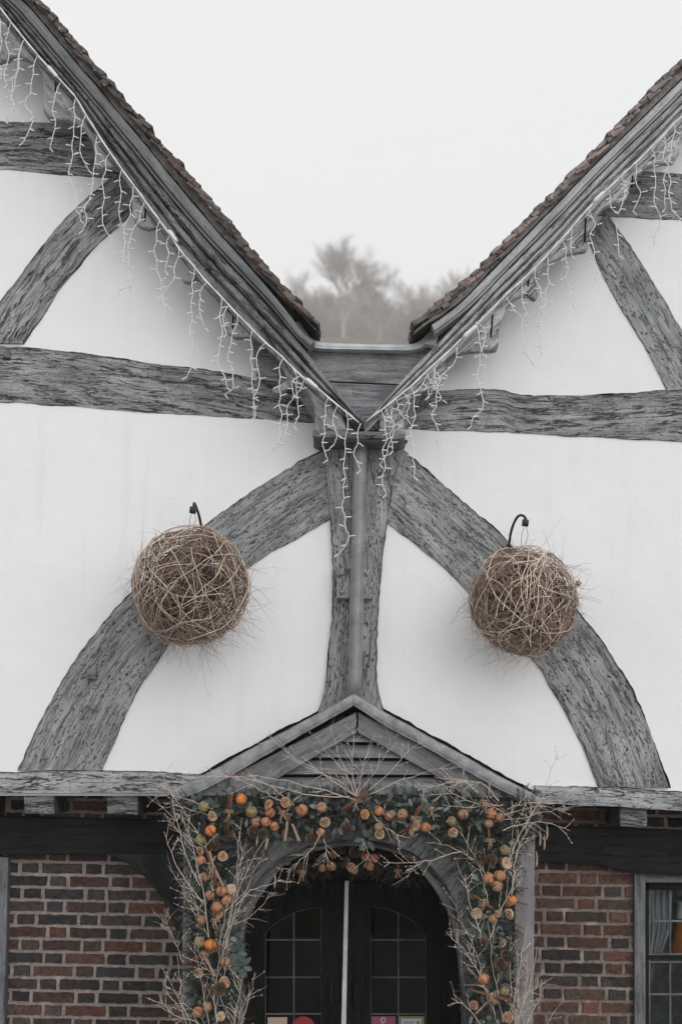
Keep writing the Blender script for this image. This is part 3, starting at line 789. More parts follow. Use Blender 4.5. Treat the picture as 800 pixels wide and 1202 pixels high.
m.quad((a.x, .512, a.z), (b.x, .512, a.z), (b.x, .512, b.z), (a.x, .512, b.z)); m.build('pane', M['glass'], WIN)
# curtain: hangs behind the glass, gathered, drawn to one side
m = MB(); m.shade = True
rows = 40; cols = 60; idx = []
for r in range(rows + 1):
    t = r / rows; py = 1036 + t * 190
    xr = 790 - 2 * t * 4 - (0 if t < .28 else (t - .28) * 62)
    row = []
    for c in range(cols + 1):
        s = c / cols; px = 756 + s * (xr - 756)
        p = P(px, py, .62); p.y = .62 + .022 * math.sin(s * 26 + t * 2.2 + 1.3 * math.sin(t * 4)) + .012 * math.sin(s * 57 + 1)
        row.append(m.vert(p))
    idx.append(row)
for r in range(rows):
    for c in range(cols): m.face([idx[r][c], idx[r][c + 1], idx[r + 1][c + 1], idx[r + 1][c]])
tag(m.build('curtain', M['fabric']), 'pale gathered curtain hanging inside the leaded window', 'curtain')
# orange shade with a pale top
m = MB(); m.shade = True
c = P(806, 1118, .85)
prof = [(.06, .32), (.075, .22), (.10, .10), (.125, -.02)]
rg = []
for rr, zz in prof: rg.append([m.vert((c.x + rr * math.cos(2 * math.pi * k / 24), c.y + rr * math.sin(2 * math.pi * k / 24), c.z + zz)) for k in range(24)])
for i in range(3):
    m.m = 1 if i == 0 else 0
    for k in range(24): m.face([rg[i][k], rg[i][(k + 1) % 24], rg[i + 1][(k + 1) % 24], rg[i + 1][k]])
m.m = 0
LS = empty('table_lamp', (c.x, c.y, 0)); sh = m.build('lamp_shade', [M['orange_cloth'], M['white']], LS); sh.location = (-c.x, -c.y, 0)
m = MB(); m.tube([(0, 0, .74), (0, 0, c.z + .2)], [.05, .012], 10); m.build('lamp_base', M['iron'], LS)
m = MB(); m.box((0, 0, .37), (.25, 0, 0), (0, .2, 0), (0, 0, .37)); tb = m.build('side_table', M['door'], None, bevel=.01); tb.location = (c.x, c.y, 0)
tag(tb, 'dark side table under the orange lamp inside the window', 'table')
tag(LS, 'orange lamp shade with pale top seen through the window at the right edge', 'lamp')
m = MB(); m.box((xw0 + .9, 3.0, 1.2), (1.1, 0, 0), (0, .02, 0), (0, 0, 1.2)); m.build('room_wall', M['lead_roof'], H)

# ---------------- porch
PY = -.66
porch = MB()
opening = [(274, 1340), (274, 1110), (279, 1078), (290, 1052), (308, 1027), (332, 1007), (362, 993), (395, 986), (428, 985), (458, 991), (485, 1002), (508, 1020), (526, 1045), (539, 1078), (547, 1112), (551, 1150), (554, 1202), (556, 1340)]
outer = [(606, 1340), (603, 935), (222, 930), (224, 1340)]
porch.prism(poly(opening + outer, PY), PY, PY + .10, (.7, 0, .7))
PORCH = porch.build('porch', M['arch'], H, bevel=.014)
# inner moulded arch ring set back
m = MB()
ins = [(x + (10 if x < 400 else -10) if y > 1010 else x, y + (8 if y < 1060 else 0)) for x, y in opening]
A_, B_ = [(x, y) for x, y in opening], ins
s_ = strip(A_, B_, PY + .10, PY + .24, seed=61, nv=6, edge=.001, rough=.001, rnd=.012, step=.03)
s_.build('arch_moulding', [M['arch'], M['gap']], PORCH, fix=False)
# posts
def post(x0, x1, xb0, xb1, ytop, nm, mt):
    m = MB(); m.prism(poly([(x0, ytop), (x1, ytop), (xb1, 1345), (xb0, 1345)], PY - .03), PY - .03, PY + .09, (0, 0, 1)); return m.build(nm, M[mt], PORCH, bevel=.008)
post(604, 628, 601, 624, 945, 'post', 'post'); post(216, 228, 212, 224, 945, 'post', 'lead_roof')
m = MB(); m.prism(poly([(212, 938), (222, 936), (223, 958), (213, 957)], PY - .05), PY - .05, PY + .1); m.build('post_cap', M['lead_roof'], PORCH, bevel=.01)
m = MB(); m.prism(poly([(622, 944), (634, 943), (635, 962), (623, 964)], PY - .06), PY - .06, PY + .1); m.build('post_cap', M['lead_roof'], PORCH, bevel=.01)
# side panels and ceiling make the inside dark
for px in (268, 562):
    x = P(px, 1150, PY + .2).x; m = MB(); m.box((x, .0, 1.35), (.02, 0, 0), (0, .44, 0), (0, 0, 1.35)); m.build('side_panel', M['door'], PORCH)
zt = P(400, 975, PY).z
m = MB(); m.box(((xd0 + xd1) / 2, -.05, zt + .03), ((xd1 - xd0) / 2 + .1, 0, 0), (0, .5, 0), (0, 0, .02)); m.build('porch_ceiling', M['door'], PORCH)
# gable boards, one above another
bd = [(858, 870.5), (874, 889), (892.5, 908.5), (912, 932)]
for i, (y0, y1) in enumerate(bd):
    def xl(y): return 419 - (y - 850) * 1.95
    def xr(y): return 419 + (y - 850) * 1.95
    m = MB(); Yf = PY - .005 - 0.002 * i
    pp = [(xl(y0) - 12, y0), (xr(y0) + 12, y0 + 1), (xr(y1) + 12, y1 + 1), (xl(y1) - 12, y1)]
    w0 = poly(pp, Yf)
    # wedge section: lower edge proud
    A0, A1, A2, A3 = [Vector((x, 0, z)) for x, z in w0]
    yy = (Yf + .012, Yf + .012, Yf - .036, Yf - .036)
    F = [Vector((p.x, q, p.z)) for p, q in zip((A0, A1, A2, A3), yy)]
    Bk = [Vector((p.x, Yf + .02, p.z)) for p in (A0, A1, A2, A3)]
    def u_(p): return (p.x, p.z + i * 3)
    fi = [m.vert(p) for p in F]; bi = [m.vert(p) for p in Bk]
    m.face(fi, [u_(p) for p in F])
    for k in range(4): k2 = (k + 1) % 4; m.face([fi[k2], fi[k], bi[k], bi[k2]], [u_(F[k2]), u_(F[k]), u_(Bk[k]), u_(Bk[k2])])
    m.face(bi[::-1], [u_(p) for p in Bk[::-1]])
    m.build('weatherboard', M['porch'], PORCH, bevel=.002)
m = MB(); m.prism(poly([(232, 932), (419, 840), (608, 936)], PY + .02), PY + .02, -.02); m.build('gable_core', M['door'], PORCH)
# sloping gable planks
m = MB(); m.prism(poly([(418, 836), (418, 860), (322, 916), (300, 934), (226, 934)], PY - .04), PY - .065, PY - .02, (.87, 0, .5)); m.build('gable_plank', M['porch'], PORCH, bevel=.004)
m = MB(); m.prism(poly([(420, 836), (420, 860), (524, 918), (545, 936), (604, 936)], PY - .04), PY - .063, PY - .02, (.87, 0, -.5)); m.build('gable_plank', M['porch'], PORCH, bevel=.004)
# lead covered roof slopes
LT = [(415, 814), (400, 822), (372, 838), (340, 855), (300, 875), (262, 897), (230, 914), (198, 927)]
LB = [(415, 828), (402, 835), (376, 850), (342, 869), (302, 892), (265, 914), (232, 931), (205, 939)]
RT = [(415, 814), (430, 822), (455, 838), (480, 851), (520, 873), (560, 896), (600, 918), (637, 937)]
RB = [(415, 828), (428, 836), (453, 853), (480, 867), (520, 889), (560, 912), (598, 933), (630, 944)]
for A_, B_, sd in ((LT, LB, 71), (RT, RB, 72)):
    s_ = strip(A_, B_, PY - .13, -.0, seed=sd, nv=6, edge=.003, rough=.004, rnd=.014, step=.02)
    s_.build('lead_roof', [M['lead_roof'], M['gap']], PORCH, fix=False)
for A_, sd in ((LT, 73), (RT, 74)):
    up = [(x, y - 3.5) for x, y in A_]; dn = [(x, y + 9) for x, y in A_]
    s_ = strip(up, dn, -.012, 0.01, seed=sd, nv=3, edge=.010, rough=.004, rnd=.0, step=.012, sm=0)
    s_.build('flashing', [M['gap'], M['gap']], PORCH, fix=False)

# ---------------- doors
for side in (0, 1):
    x0, x1 = (270, 402) if side == 0 else (405, 560)
    wx0, wx1 = (311, 377) if side == 0 else (435, 500)
    ytop = [(x0, 1036), (x1, 1036), (x1, 1345), (x0, 1345)]
    if side == 0: arc = [(wx0, 1345), (wx0, 1096), (318, 1088), (330, 1079), (345, 1071), (360, 1067), (wx1, 1064), (wx1, 1345)]
    else: arc = [(wx0, 1345), (wx0, 1064), (452, 1066), (468, 1072), (482, 1079), (493, 1088), (wx1, 1098), (wx1, 1345)]
    m = MB()
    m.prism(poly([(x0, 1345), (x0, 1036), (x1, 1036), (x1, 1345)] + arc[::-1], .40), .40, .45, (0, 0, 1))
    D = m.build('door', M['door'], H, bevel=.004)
    m = MB(); xm = (344, 345.5) if side == 0 else (466.5, 468)
    for y in (1102.5, 1146.5, 1189.5, 1232): bar(m, wx0, y, wx1, y + 1.6, .425, .435, (1, 0, 0))
    bar(m, xm[0], 1072, xm[1], 1345, .424, .434)
    bar(m, wx0 - .5, 1097, wx0 + .8, 1345, .424, .434); bar(m, wx1 - .8, 1066, wx1 + .5, 1345, .424, .434)
    ap = [(x, y) for x, y in arc[1:-1]]
    m.tube([P(x, y, .43) for x, y in ap], .0045, 4)
    m.build('glazing_bars', M['frame'], D)
    m = MB(); a, b = P(wx0, 1345, .438), P(wx1, 1064, .438)
    m.quad((a.x, .438, a.z), (b.x, .438, a.z), (b.x, .438, b.z), (a.x, .438, b.z)); m.build('pane', M['glass'], D)
    m = MB(); m.shade = True; hx = 389 if side == 0 else 417
    m.tube([P(hx, y, Y) for y, Y in ((1150, .40), (1153, .36), (1165, .34), (1180, .36), (1184, .40))], .008, 8); m.build('handle', M['iron'], D)
    if side == 1:
        m = MB(); m.prism(poly([(404.5, 1034), (409, 1034), (403.5, 1345), (397, 1345)], .37), .37, .40, (0, 0, 1)); m.build('closing_strip', M['strip'], D, bevel=.002)
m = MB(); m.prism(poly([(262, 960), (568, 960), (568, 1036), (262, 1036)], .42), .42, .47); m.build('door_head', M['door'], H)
# notices stuck inside the door panes
def card(name, pts, mt, label, cat='notice', Y=.421, extra=None):
    r = empty(name, P(*pts[0], Y)); m = MB(); m.prism(poly(pts, Y), Y - .002, Y); o = m.build('card', M[mt], r); o.location = -r.location
    for e in (extra or []): e.parent = r; e.location = -r.location
    tag(r, label, cat, 'notices behind the door glass')
    return r
card('notice', [(314, 1194), (337, 1194), (337, 1226), (314, 1226)], 'cream', 'plain cream notice at the foot of the left door pane')
circ = [(356 + 14 * math.cos(2 * math.pi * k / 40), 1207 + 14 * math.sin(2 * math.pi * k / 40)) for k in range(40)]
card('notice', circ, 'red', 'round red sticker low in the left door')
m = MB(); m.shade = True
cc = [(449.5 + 2.6 * math.cos(2 * math.pi * k / 20), 1197.5 + 2.8 * math.sin(2 * math.pi * k / 20)) for k in range(21)]
m.tube([P(x, y, .417) for x, y in cc], .0035, 5); m.tube([P(449, 1200.5, .417), P(447, 1206, .417)], .0035, 5); e1 = m.build('ring_symbol', M['white'])
card('notice', [(435.5, 1193), (464, 1193), (464, 1226), (435.5, 1226)], 'magenta', 'magenta notice with white ring symbol in the right door', extra=[e1])
m = MB(); m.prism(poly([(471, 1196), (494, 1196), (494, 1224), (471, 1224)], .418), .4165, .419); e1 = m.build('print', M['white'])
m = MB(); m.prism(poly([(473, 1198), (486, 1198), (486, 1204), (473, 1203)], .416), .4150, .4163); e2 = m.build('picture', M['bluegrey'])
m = MB(); m.prism(poly([(488.5, 1198), (492, 1198), (492, 1206), (488.5, 1206)], .416), .4150, .4163); e3 = m.build('picture', M['olive'])
card('notice', [(468, 1193), (497.5, 1193), (497.5, 1226), (468, 1226)], 'olive', 'white notice with olive border beside the magenta one', extra=[e1, e2, e3])

# ------------------------------------------------------------------ wicker balls and hooks
def wicker_ball(px, py, rpx, Y, seed, label, flower=None, tone=1.0):
    rnd = random.Random(seed)
    c = P(px, py, Y); Rb = (P(px + rpx, py, Y) - c).length
    root = empty('wicker_ball', c)
    sh, inn = MB(), MB(); sh.shade = True; inn.shade = True
    def strand(mb, rr, r, arc, jitter, taper=True, bias=None):
        ax = Vector((rnd.gauss(0, 1), rnd.gauss(0, 1), rnd.gauss(0, 1)))
        if bias: ax = ax * .55 + Vector(bias)
        ax.normalize(); u = ax.orthogonal().normalized(); u.rotate(Matrix.Rotation(rnd.uniform(0, 6.283), 3, ax)); v = ax.cross(u)
        h = rnd.uniform(-.45, .45); n = 14; pts = []
        s0 = rnd.uniform(0, 1000)
        for i in range(n):
            t = i / (n - 1) * arc; k = math.sqrt(1 - h * h)
            p = (u * math.cos(t) + v * math.sin(t)) * k + ax * h
            p += Vector((nz((s0 + t * 1.3, 1, 0)), nz((s0 + t * 1.3, 5, 0)), nz((s0 + t * 1.3, 9, 0)))) * jitter
            pn = p.normalized(); pts.append(pn * Rb * rr * (1 + .04 * nz((s0 + t * 2, 3, 3)) + .07 * nz(pn * 1.6 + Vector((seed, 0, 0)))))
        rad = [r * (1 - .5 * i / (n - 1)) for i in range(n)]
        mb.tube(pts, rad, 4, cap=False)
    def tint(mb, base, s):
        f = rnd.uniform(1 - s, 1 + s) * tone; mb.cc = (base[0] * f, base[1] * f, base[2] * f, 1)
    for i in range(260): tint(inn, (.075, .055, .045), .4); strand(inn, rnd.uniform(.5, .86), rnd.uniform(.002, .004), rnd.uniform(.9, 2.6), .25)  # inner strands darkened: shade inside the ball is put into their colour
    for i in range(430):
        tint(sh, (.20, .13, .10) if rnd.random() < .6 else (.40, .30, .24), .3)
        strand(sh, rnd.uniform(.87, 1.0), rnd.uniform(.0016, .0032), rnd.uniform(.6, 2.4), .34)
    for i in range(85):
        tint(sh, (.70, .58, .49), .2); strand(sh, rnd.uniform(.97, 1.02), rnd.uniform(.0016, .0030), rnd.uniform(1.0, 2.6), .22, bias=(rnd.choice((-1, 1)) * .8, .2, .2))
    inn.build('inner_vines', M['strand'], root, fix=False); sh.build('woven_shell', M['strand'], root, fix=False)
    ws = MB()
    for i in range(300):
        tint(ws, (.27, .215, .18), .4)
        d = Vector((rnd.gauss(0, 1), rnd.gauss(0, .5), rnd.gauss(-.35, .8))).normalized()
        p = d * Rb * .95; tg = d.cross(Vector((rnd.gauss(0, 1), rnd.gauss(0, 1), rnd.gauss(0, 1)))).normalized()
        dd = (d * rnd.uniform(.15, .8) + tg).normalized(); L = rnd.uniform(.06, .26) * (1.5 if i % 9 == 0 else 1); pts = [p]
        for k in range(6):
            dd = (dd + Vector((rnd.uniform(-.3, .3), rnd.uniform(-.3, .3), rnd.uniform(-.32, .22)))).normalized(); q = pts[-1] + dd * L / 6
            q.y = max(q.y, -Rb * 1.2); q.y = min(q.y, -c.y - .03)
            pts.append(q)
        ws.tube(pts, [(.0016 if i % 3 else .0011) * (1 - .11 * k) for k in range(7)], 3, cap=False)
    ws.build('loose_wisps', M['strand'], root, fix=False)
    if flower:
        m = MB(); m.shade = True; f = P(flower[0], flower[1], Y - Rb * .35) - c
        m.cc = (.26, .13, .075, 1)
        for k in range(6):
            a = k * math.pi / 3 + .2; d = Vector((math.cos(a), -.3, math.sin(a)))
            m.blob(f + d * .012, .012, 1, (1, .4, .45), Matrix.Rotation(-a, 3, 'Y'))
        m.cc = (.45, .28, .12, 1); m.blob(f - Vector((0, .01, 0)), .009, 1)
        m.build('dried_flower', M['fruit'], root)
    tag(root, label, 'wicker ball', 'wicker balls hanging on the wall')
    return root, c, Rb
B1, c1, R1 = wicker_ball(223, 689, 70, -.44, 101, 'larger round twig ball hanging from the left brace', tone=1.0)
B2, c2, R2 = wicker_ball(615, 706, 64, -.42, 102, 'smaller straw pale twig ball with a dried flower, hanging by the right brace', (678, 685), tone=1.18)
def hook(pts, disc, ballc, Rb, label):
    root = empty('wall_hook', pts[0]); m = MB(); m.shade = True
    q = smooth([Vector(p) - pts[0] for p in pts], 2)
    m.tube(q, [.0085] * len(q), 8); m.build('hook_arm', M['iron'], root, fix=False)
    m = MB(); m.shade = True; d = Vector(disc) - pts[0]
    m.tube([d - Vector((.018, 0, .002)), d + Vector((.018, 0, -.006))], [.022, .022], 14); m.build('scroll_end', M['iron'], root)
    m = MB(); m.tube([Vector((0, 0, 0)) + Vector((0, -.004, -.06)), Vector((0, -.004, .06))], [.014, .014], 8); m.build('wall_plate', M['iron'], root)
    m = MB(); m.shade = True; top = Vector((ballc.x, ballc.y, ballc.z + Rb * .97)) - pts[0]
    m.tube([d, (d + top) / 2 + Vector((.02, 0, 0)), top], .0018, 4); m.tube([d + Vector((0, .01, 0)), (d + top) / 2 + Vector((-.018, .01, 0)), top + Vector((-.02, 0, 0))], .0018, 4)
    m.build('hanging_wire', M['iron'], root)
    tag(root, label, 'hook', 'iron hooks for the wicker balls')
hook([P(597, 650, -.03), P(597, 637, -.06), P(600, 620, -.12), P(606, 607, -.24), P(611, 604, -.34), P(616, 607, -.40), P(617, 612, -.42)], P(616, 613, -.42), c2, R2, 'curled black iron hook above the right twig ball')
hook([P(238, 640, -.03), P(237, 622, -.06), P(234, 606, -.14), P(230, 594, -.26), P(228, 590, -.36), P(227.5, 592, -.42), P(227.5, 599, -.44)], P(226.5, 598, -.44), c1, R1, 'curled black iron hook above the left twig ball')

# ------------------------------------------------------------------ icicle lights
def light_string(cable, strands, conns, label, Yc, seed):
    rnd = random.Random(seed)
    root = empty('icicle_lights', P(*cable[0], Yc))
    def loc(p): return p - root.location
    m = MB(); m.shade = True
    pts = resample([P(x, y, Yc) for x, y in cable], 90)
    pts = [loc(p) + Vector((0, .008 * nz((i * .3, 0, seed)), .004 * nz((i * .35, 5, seed)))) for i, p in enumerate(pts)]
    m.tube(pts, .0048, 6)
    tw = [p + Vector((.004 * math.cos(i * 1.3), -.003, .005 * math.sin(i * 1.3))) for i, p in enumerate(pts)]
    m.tube(tw, .003, 5); m.build('cable', M['cord'], root, fix=False)
    for (x, y, dx, dy) in conns:
        m = MB(); m.shade = True; a, b = loc(P(x - dx, y - dy, Yc - .01)), loc(P(x + dx, y + dy, Yc - .01))
        m.tube(resample([a, b], 6), [.007, .013, .013, .011, .012, .007], 10); m.build('connector', M['cord'], root, fix=False)
    for st in strands:
        depth = Yc + rnd.uniform(0, .05)
        P0 = [Vector((x, y, 0)) for x, y in st]
        L = sum((b - a).length for a, b in zip(P0, P0[1:])); n = max(3, int(L / 11))
        pp = resample(P0, n + 1); m = MB(); m.shade = True; path = []
        sgn = rnd.choice((-1, 1))
        for i, q in enumerate(pp):
            k = rnd.uniform(.8, 2.6) * sgn if 0 < i else 0; sgn = -sgn if rnd.random() < .7 else sgn
            dy = min(.20, i * .012) if depth else 0
            path.append(loc(P(q.x + k, q.y, depth + dy * (.4 if i < 4 else .55))))
        sm_ = resample(smooth(path, 1), n * 3 + 1)
        m.tube(sm_, .0028, 5)
        m.tube([p + Vector((.0035 * math.cos(i * 2.1), .0035 * math.sin(i * 2.1), 0)) for i, p in enumerate(sm_)], .0020, 4)
        sd = rnd.choice((-1, 1))
        for i in range(1, n + 1):
            sd = -sd if rnd.random() < .8 else sd
            p = path[i]; d = Vector((sd * rnd.uniform(.6, 1), rnd.uniform(-.4, .2), rnd.uniform(-.55, .3) if i < n else -.8)).normalized()
            q0 = p; q1 = p + d * .014; q2 = p + d * .038
            m.m = 0; m.tube([q0, q1], [.0035, .0042], 5); m.m = 1; m.tube([q1, (q1 + q2) / 2, q2], [.0036, .0036, .0016], 5); m.m = 0
        m.build('light_strand', [M['cord'], M['bulb']], root, fix=False)
    tag(root, label, 'string lights', 'icicle lights along the gables')
SL = [[(200, 275), (195, 290), (199, 305), (192, 318)], [(268, 358), (262, 375), (268, 392)], [(343, 432), (350, 448), (347, 462), (352, 480), (346, 500)], [(396, 476), (391, 492), (396, 508), (390, 522)], [(-4, 4), (2, 40), (-3, 70), (3, 92)], [(13, 26), (6, 46), (10, 62), (6, 85), (7, 100)], [(28, 47), (25, 62), (20, 90), (14, 110), (16, 122), (12, 135), (4, 142)], [(28, 47), (22, 70), (16, 95), (14, 120), (25, 140)],
 [(44, 66), (38, 90), (37, 105), (30, 120), (36, 134), (41, 137)], [(39, 142), (33, 153), (32, 165), (25, 167)], [(71, 97), (65, 115), (58, 130), (68, 148), (60, 160), (61, 174)],
 [(89, 115), (87, 140), (88, 160), (85, 180), (80, 195), (86, 215), (88, 235), (91, 247)], [(100, 136), (97, 155), (93, 170), (97, 190), (103, 200)], [(115, 157), (112, 175), (108, 200), (107, 220), (108, 232), (95, 248), (92, 258)],
 [(108, 232), (97, 245), (103, 262), (100, 270)], [(130, 178), (124, 190), (121, 215), (126, 238), (118, 250), (126, 275)], [(143, 199), (141, 220), (142, 240), (140, 262)], [(156, 219), (153, 235), (154, 245), (148, 265), (145, 285), (147, 300), (144, 320), (152, 335), (140, 342)],
 [(170, 237), (166, 250), (160, 262), (152, 280), (150, 300), (152, 320), (155, 338)], [(187, 260), (184, 280), (181, 298), (186, 320), (190, 340), (195, 362)], [(210, 290), (206, 310), (203, 330), (192, 345), (190, 360), (198, 368)],
 [(228, 311), (226, 330), (225, 350), (227, 370), (222, 388), (226, 405), (224, 430), (221, 442)], [(243, 331), (232, 345), (236, 360), (234, 372), (242, 385)], [(260, 350), (258, 370), (260, 395), (257, 415), (250, 422), (262, 435), (265, 455)],
 [(279, 370), (276, 385), (270, 405), (268, 420), (276, 440), (272, 458), (265, 463)], [(296, 388), (294, 410), (296, 430), (293, 450), (298, 475), (297, 490)], [(312, 402), (300, 412), (303, 430), (305, 455), (298, 470), (300, 492)],
 [(332, 421), (328, 430), (329, 450), (328, 470), (330, 490), (328, 510), (322, 530)], [(353, 441), (340, 450), (344, 465), (335, 482), (336, 500), (330, 520)], [(358, 445), (350, 462)],
 [(385, 466), (382, 478), (380, 490), (382, 503), (375, 520), (383, 540)], [(405, 481), (408, 500), (404, 522), (403, 545), (404, 565), (401, 590), (404, 610), (409, 630), (399, 650)], [(423, 497), (420, 508), (422, 515), (414, 535), (424, 552)]]
SR = [[(452, 479), (458, 492), (463, 498), (456, 512), (462, 530)], [(474, 462), (480, 474), (476, 486), (482, 500)], [(508, 434), (518, 448), (508, 458), (498, 450), (505, 466)], [(536, 408), (532, 425), (524, 436), (512, 446)], [(447, 482), (450, 495), (454, 510), (449, 530), (456, 548), (446, 560), (455, 580)], [(460, 478), (461, 500), (458, 520), (448, 545)], [(464, 468), (470, 488)], [(466, 470), (480, 464), (495, 455), (505, 440)], [(482, 453), (486, 470), (485, 482), (488, 493), (483, 505), (484, 530), (487, 560)],
 [(500, 438), (504, 447), (512, 455), (520, 465), (515, 472), (505, 474)], [(510, 432), (510, 450), (514, 462), (510, 478), (506, 485), (513, 497), (514, 520)], [(505, 445), (510, 452), (505, 462)], [(558, 378), (564, 383), (564, 400), (565, 416)], [(558, 378), (568, 386), (571, 398), (566, 410), (561, 430), (560, 452), (570, 465), (565, 480), (555, 490), (554, 500)],
 [(592, 347), (600, 360), (615, 375), (611, 395), (613, 410), (621, 425)], [(612, 331), (614, 345), (615, 360), (619, 367)], [(628, 315), (630, 335), (637, 352), (633, 370), (636, 390), (632, 405), (637, 417)], [(642, 300), (642, 318), (645, 325), (640, 340), (640, 352), (636, 365)],
 [(658, 281), (663, 290), (665, 305), (664, 325), (668, 345), (672, 360)], [(671, 268), (672, 280), (670, 295), (673, 300)], [(690, 244), (693, 258), (698, 263), (692, 275), (694, 290), (697, 310), (699, 330)], [(714, 221), (715, 235), (718, 250), (728, 252), (732, 222)], [(722, 262), (726, 275), (723, 290), (728, 300)],
 [(730, 206), (731, 215), (734, 222)], [(746, 191), (748, 205), (746, 212), (752, 225), (745, 238), (743, 248)], [(764, 173), (768, 188), (767, 205), (766, 225), (770, 240), (773, 252), (772, 270), (765, 288)], [(778, 157), (780, 175), (778, 188), (765, 190)], [(790, 143), (789, 165), (788, 185), (779, 205), (779, 225), (782, 245)],
 [(783, 202), (787, 215), (784, 235), (788, 245), (797, 257)]]
light_string(CBL[:-1] + [(421, 496)], SL, [(62, 84, 6, 7), (203, 277, 5, 7), (366, 450, 7, 6)], 'white icicle light string along the left gable board', -.425, 201)
light_string(CBR[:-1][::-1] and ([(430, 494)] + CBR[:-1][::-1]), SR, [(702, 231, 6, -6), (551, 389, 8, -7)], 'white icicle light string along the right gable board', -.425, 202)

# ------------------------------------------------------------------ garland
GY = PY - .10
GAR = tag(empty('door_garland', P(410, 945, GY)), 'evergreen garland with dried oranges, cones and bare twigs round the porch arch', 'garland')
GL = GAR.location.copy()
class Rel:
    pass
def gp(x, y, Y=GY): return P(x, y, Y) - GL
path = [(250, 1250), (249, 1150), (250, 1080), (247, 1020), (246, 975), (262, 950), (310, 953), (360, 955), (410, 952), (460, 953), (520, 955), (560, 957), (577, 975), (576, 1030), (575, 1100), (573, 1160), (571, 1250)]
wid = [30, 30, 30, 30, 28, 24, 22, 24, 22, 22, 24, 28, 28, 24, 23, 23, 23]
rnd = random.Random(77)
def path_at(path, wid, t):
    L = [0]
    for a, b in zip(path, path[1:]): L.append(L[-1] + math.dist(a, b))
    s = t * L[-1]
    for i in range(len(path) - 1):
        if s <= L[i + 1] or i == len(path) - 2:
            k = (s - L[i]) / (L[i + 1] - L[i]); return (path[i][0] + (path[i + 1][0] - path[i][0]) * k, path[i][1] + (path[i + 1][1] - path[i][1]) * k, wid[i] + (wid[i + 1] - wid[i]) * k)
def sprig(m, p, d, L, nl, rnd, col):
    d = d.normalized(); ax = d.orthogonal().normalized(); ax.rotate(Matrix.Rotation(rnd.uniform(0, 6.28), 3, d)); bx = d.cross(ax)
    pts = [p + d * L * k / 3 + Vector((0, 0, -.10 * L * (k / 3) ** 2)) for k in range(4)]
    m.cc = (.06, .05, .035, 1); m.tube(pts, [.0022, .002, .0015, .001], 3, cap=False)
    N = int(L / .0042)
    for k in range(N):
        t = k / N; c = p + d * L * t + Vector((0, 0, -.10 * L * t * t)); a = k * 2.4
        o = (ax * math.cos(a) + bx * math.sin(a) * .7); q = (o + d * .75).normalized()
        s = nl * rnd.uniform(.75, 1.1) * (1 - .35 * t); w = q.cross(d).normalized() * .0016
        f = rnd.uniform(.7, 1.35); m.cc = (col[0] * f, col[1] * f, col[2] * f, 1)
        m.quad(c - w, c + w, c + q * s + w * .7, c + q * s - w * .7)
def leafq(m, p, d, n, L, W, rnd, col):
    d = d.normalized(); s = d.cross(n).normalized() if d.cross(n).length > 1e-3 else d.orthogonal().normalized(); n = s.cross(d)
    f = rnd.uniform(.7, 1.3); m.cc = (col[0] * f, col[1] * f, col[2] * f, 1)
    prof = ((0, .12), (.25, .75), (.55, 1), (.82, .7), (1, .1))
    pr = None
    for t, k in prof:
        c = p + d * L * t - n * (.18 * L * t * t)
        a, b, e = m.vert(c - s * W * k + n * .15 * W * k), m.vert(c), m.vert(c + s * W * k + n * .15 * W * k)
        if pr: m.face([pr[0], pr[1], b, a]); m.face([pr[1], pr[2], e, b])
        pr = (a, b, e)
fo = MB(); lf = MB(); lf.shade = True
for i in range(3200):
    t = rnd.random(); x, y, w_ = path_at(path, wid, t)
    ox, oy = rnd.gauss(0, .6), rnd.gauss(0, .6)
    rr = math.hypot(ox, oy)
    if rr > 1: ox /= rr; oy /= rr
    px, py = x + ox * w_ * .85, y + oy * w_ * .8
    dep = GY + .06 - (1 - min(1, rr)) * rnd.uniform(.02, .12)
    p = gp(px, py, dep)
    d = Vector((ox * 1.2 + rnd.gauss(0, .5), -rnd.uniform(.1, .9), -oy * 1.2 + rnd.gauss(0, .5)))
    colr = rnd.choice(((.045, .060, .050), (.062, .082, .074), (.035, .046, .034), (.11, .135, .128), (.17, .20, .192)))  # palest greens paint lit tips into the foliage colour
    sprig(fo, p, d, rnd.uniform(.05, .12), rnd.uniform(.016, .027), rnd, colr)
for i in range(480):
    t = rnd.random(); x, y, w_ = path_at(path, wid, t)
    ox, oy = rnd.uniform(-1, 1), rnd.uniform(-1, 1)
    p = gp(x + ox * w_ * .8, y + oy * w_ * .75, GY - rnd.uniform(-.03, .07))
    d = Vector((ox + rnd.gauss(0, .7), rnd.uniform(-.7, .1), -oy + rnd.gauss(0, .7)))
    leafq(lf, p, d, Vector((rnd.gauss(0, .4), -1, rnd.gauss(0, .4) + .3)), rnd.uniform(.03, .06), rnd.uniform(.008, .016), rnd, rnd.choice(((.06, .078, .072), (.10, .125, .116), (.045, .06, .05), (.15, .175, .168))))  # lightest tone puts leaf highlights into the colour
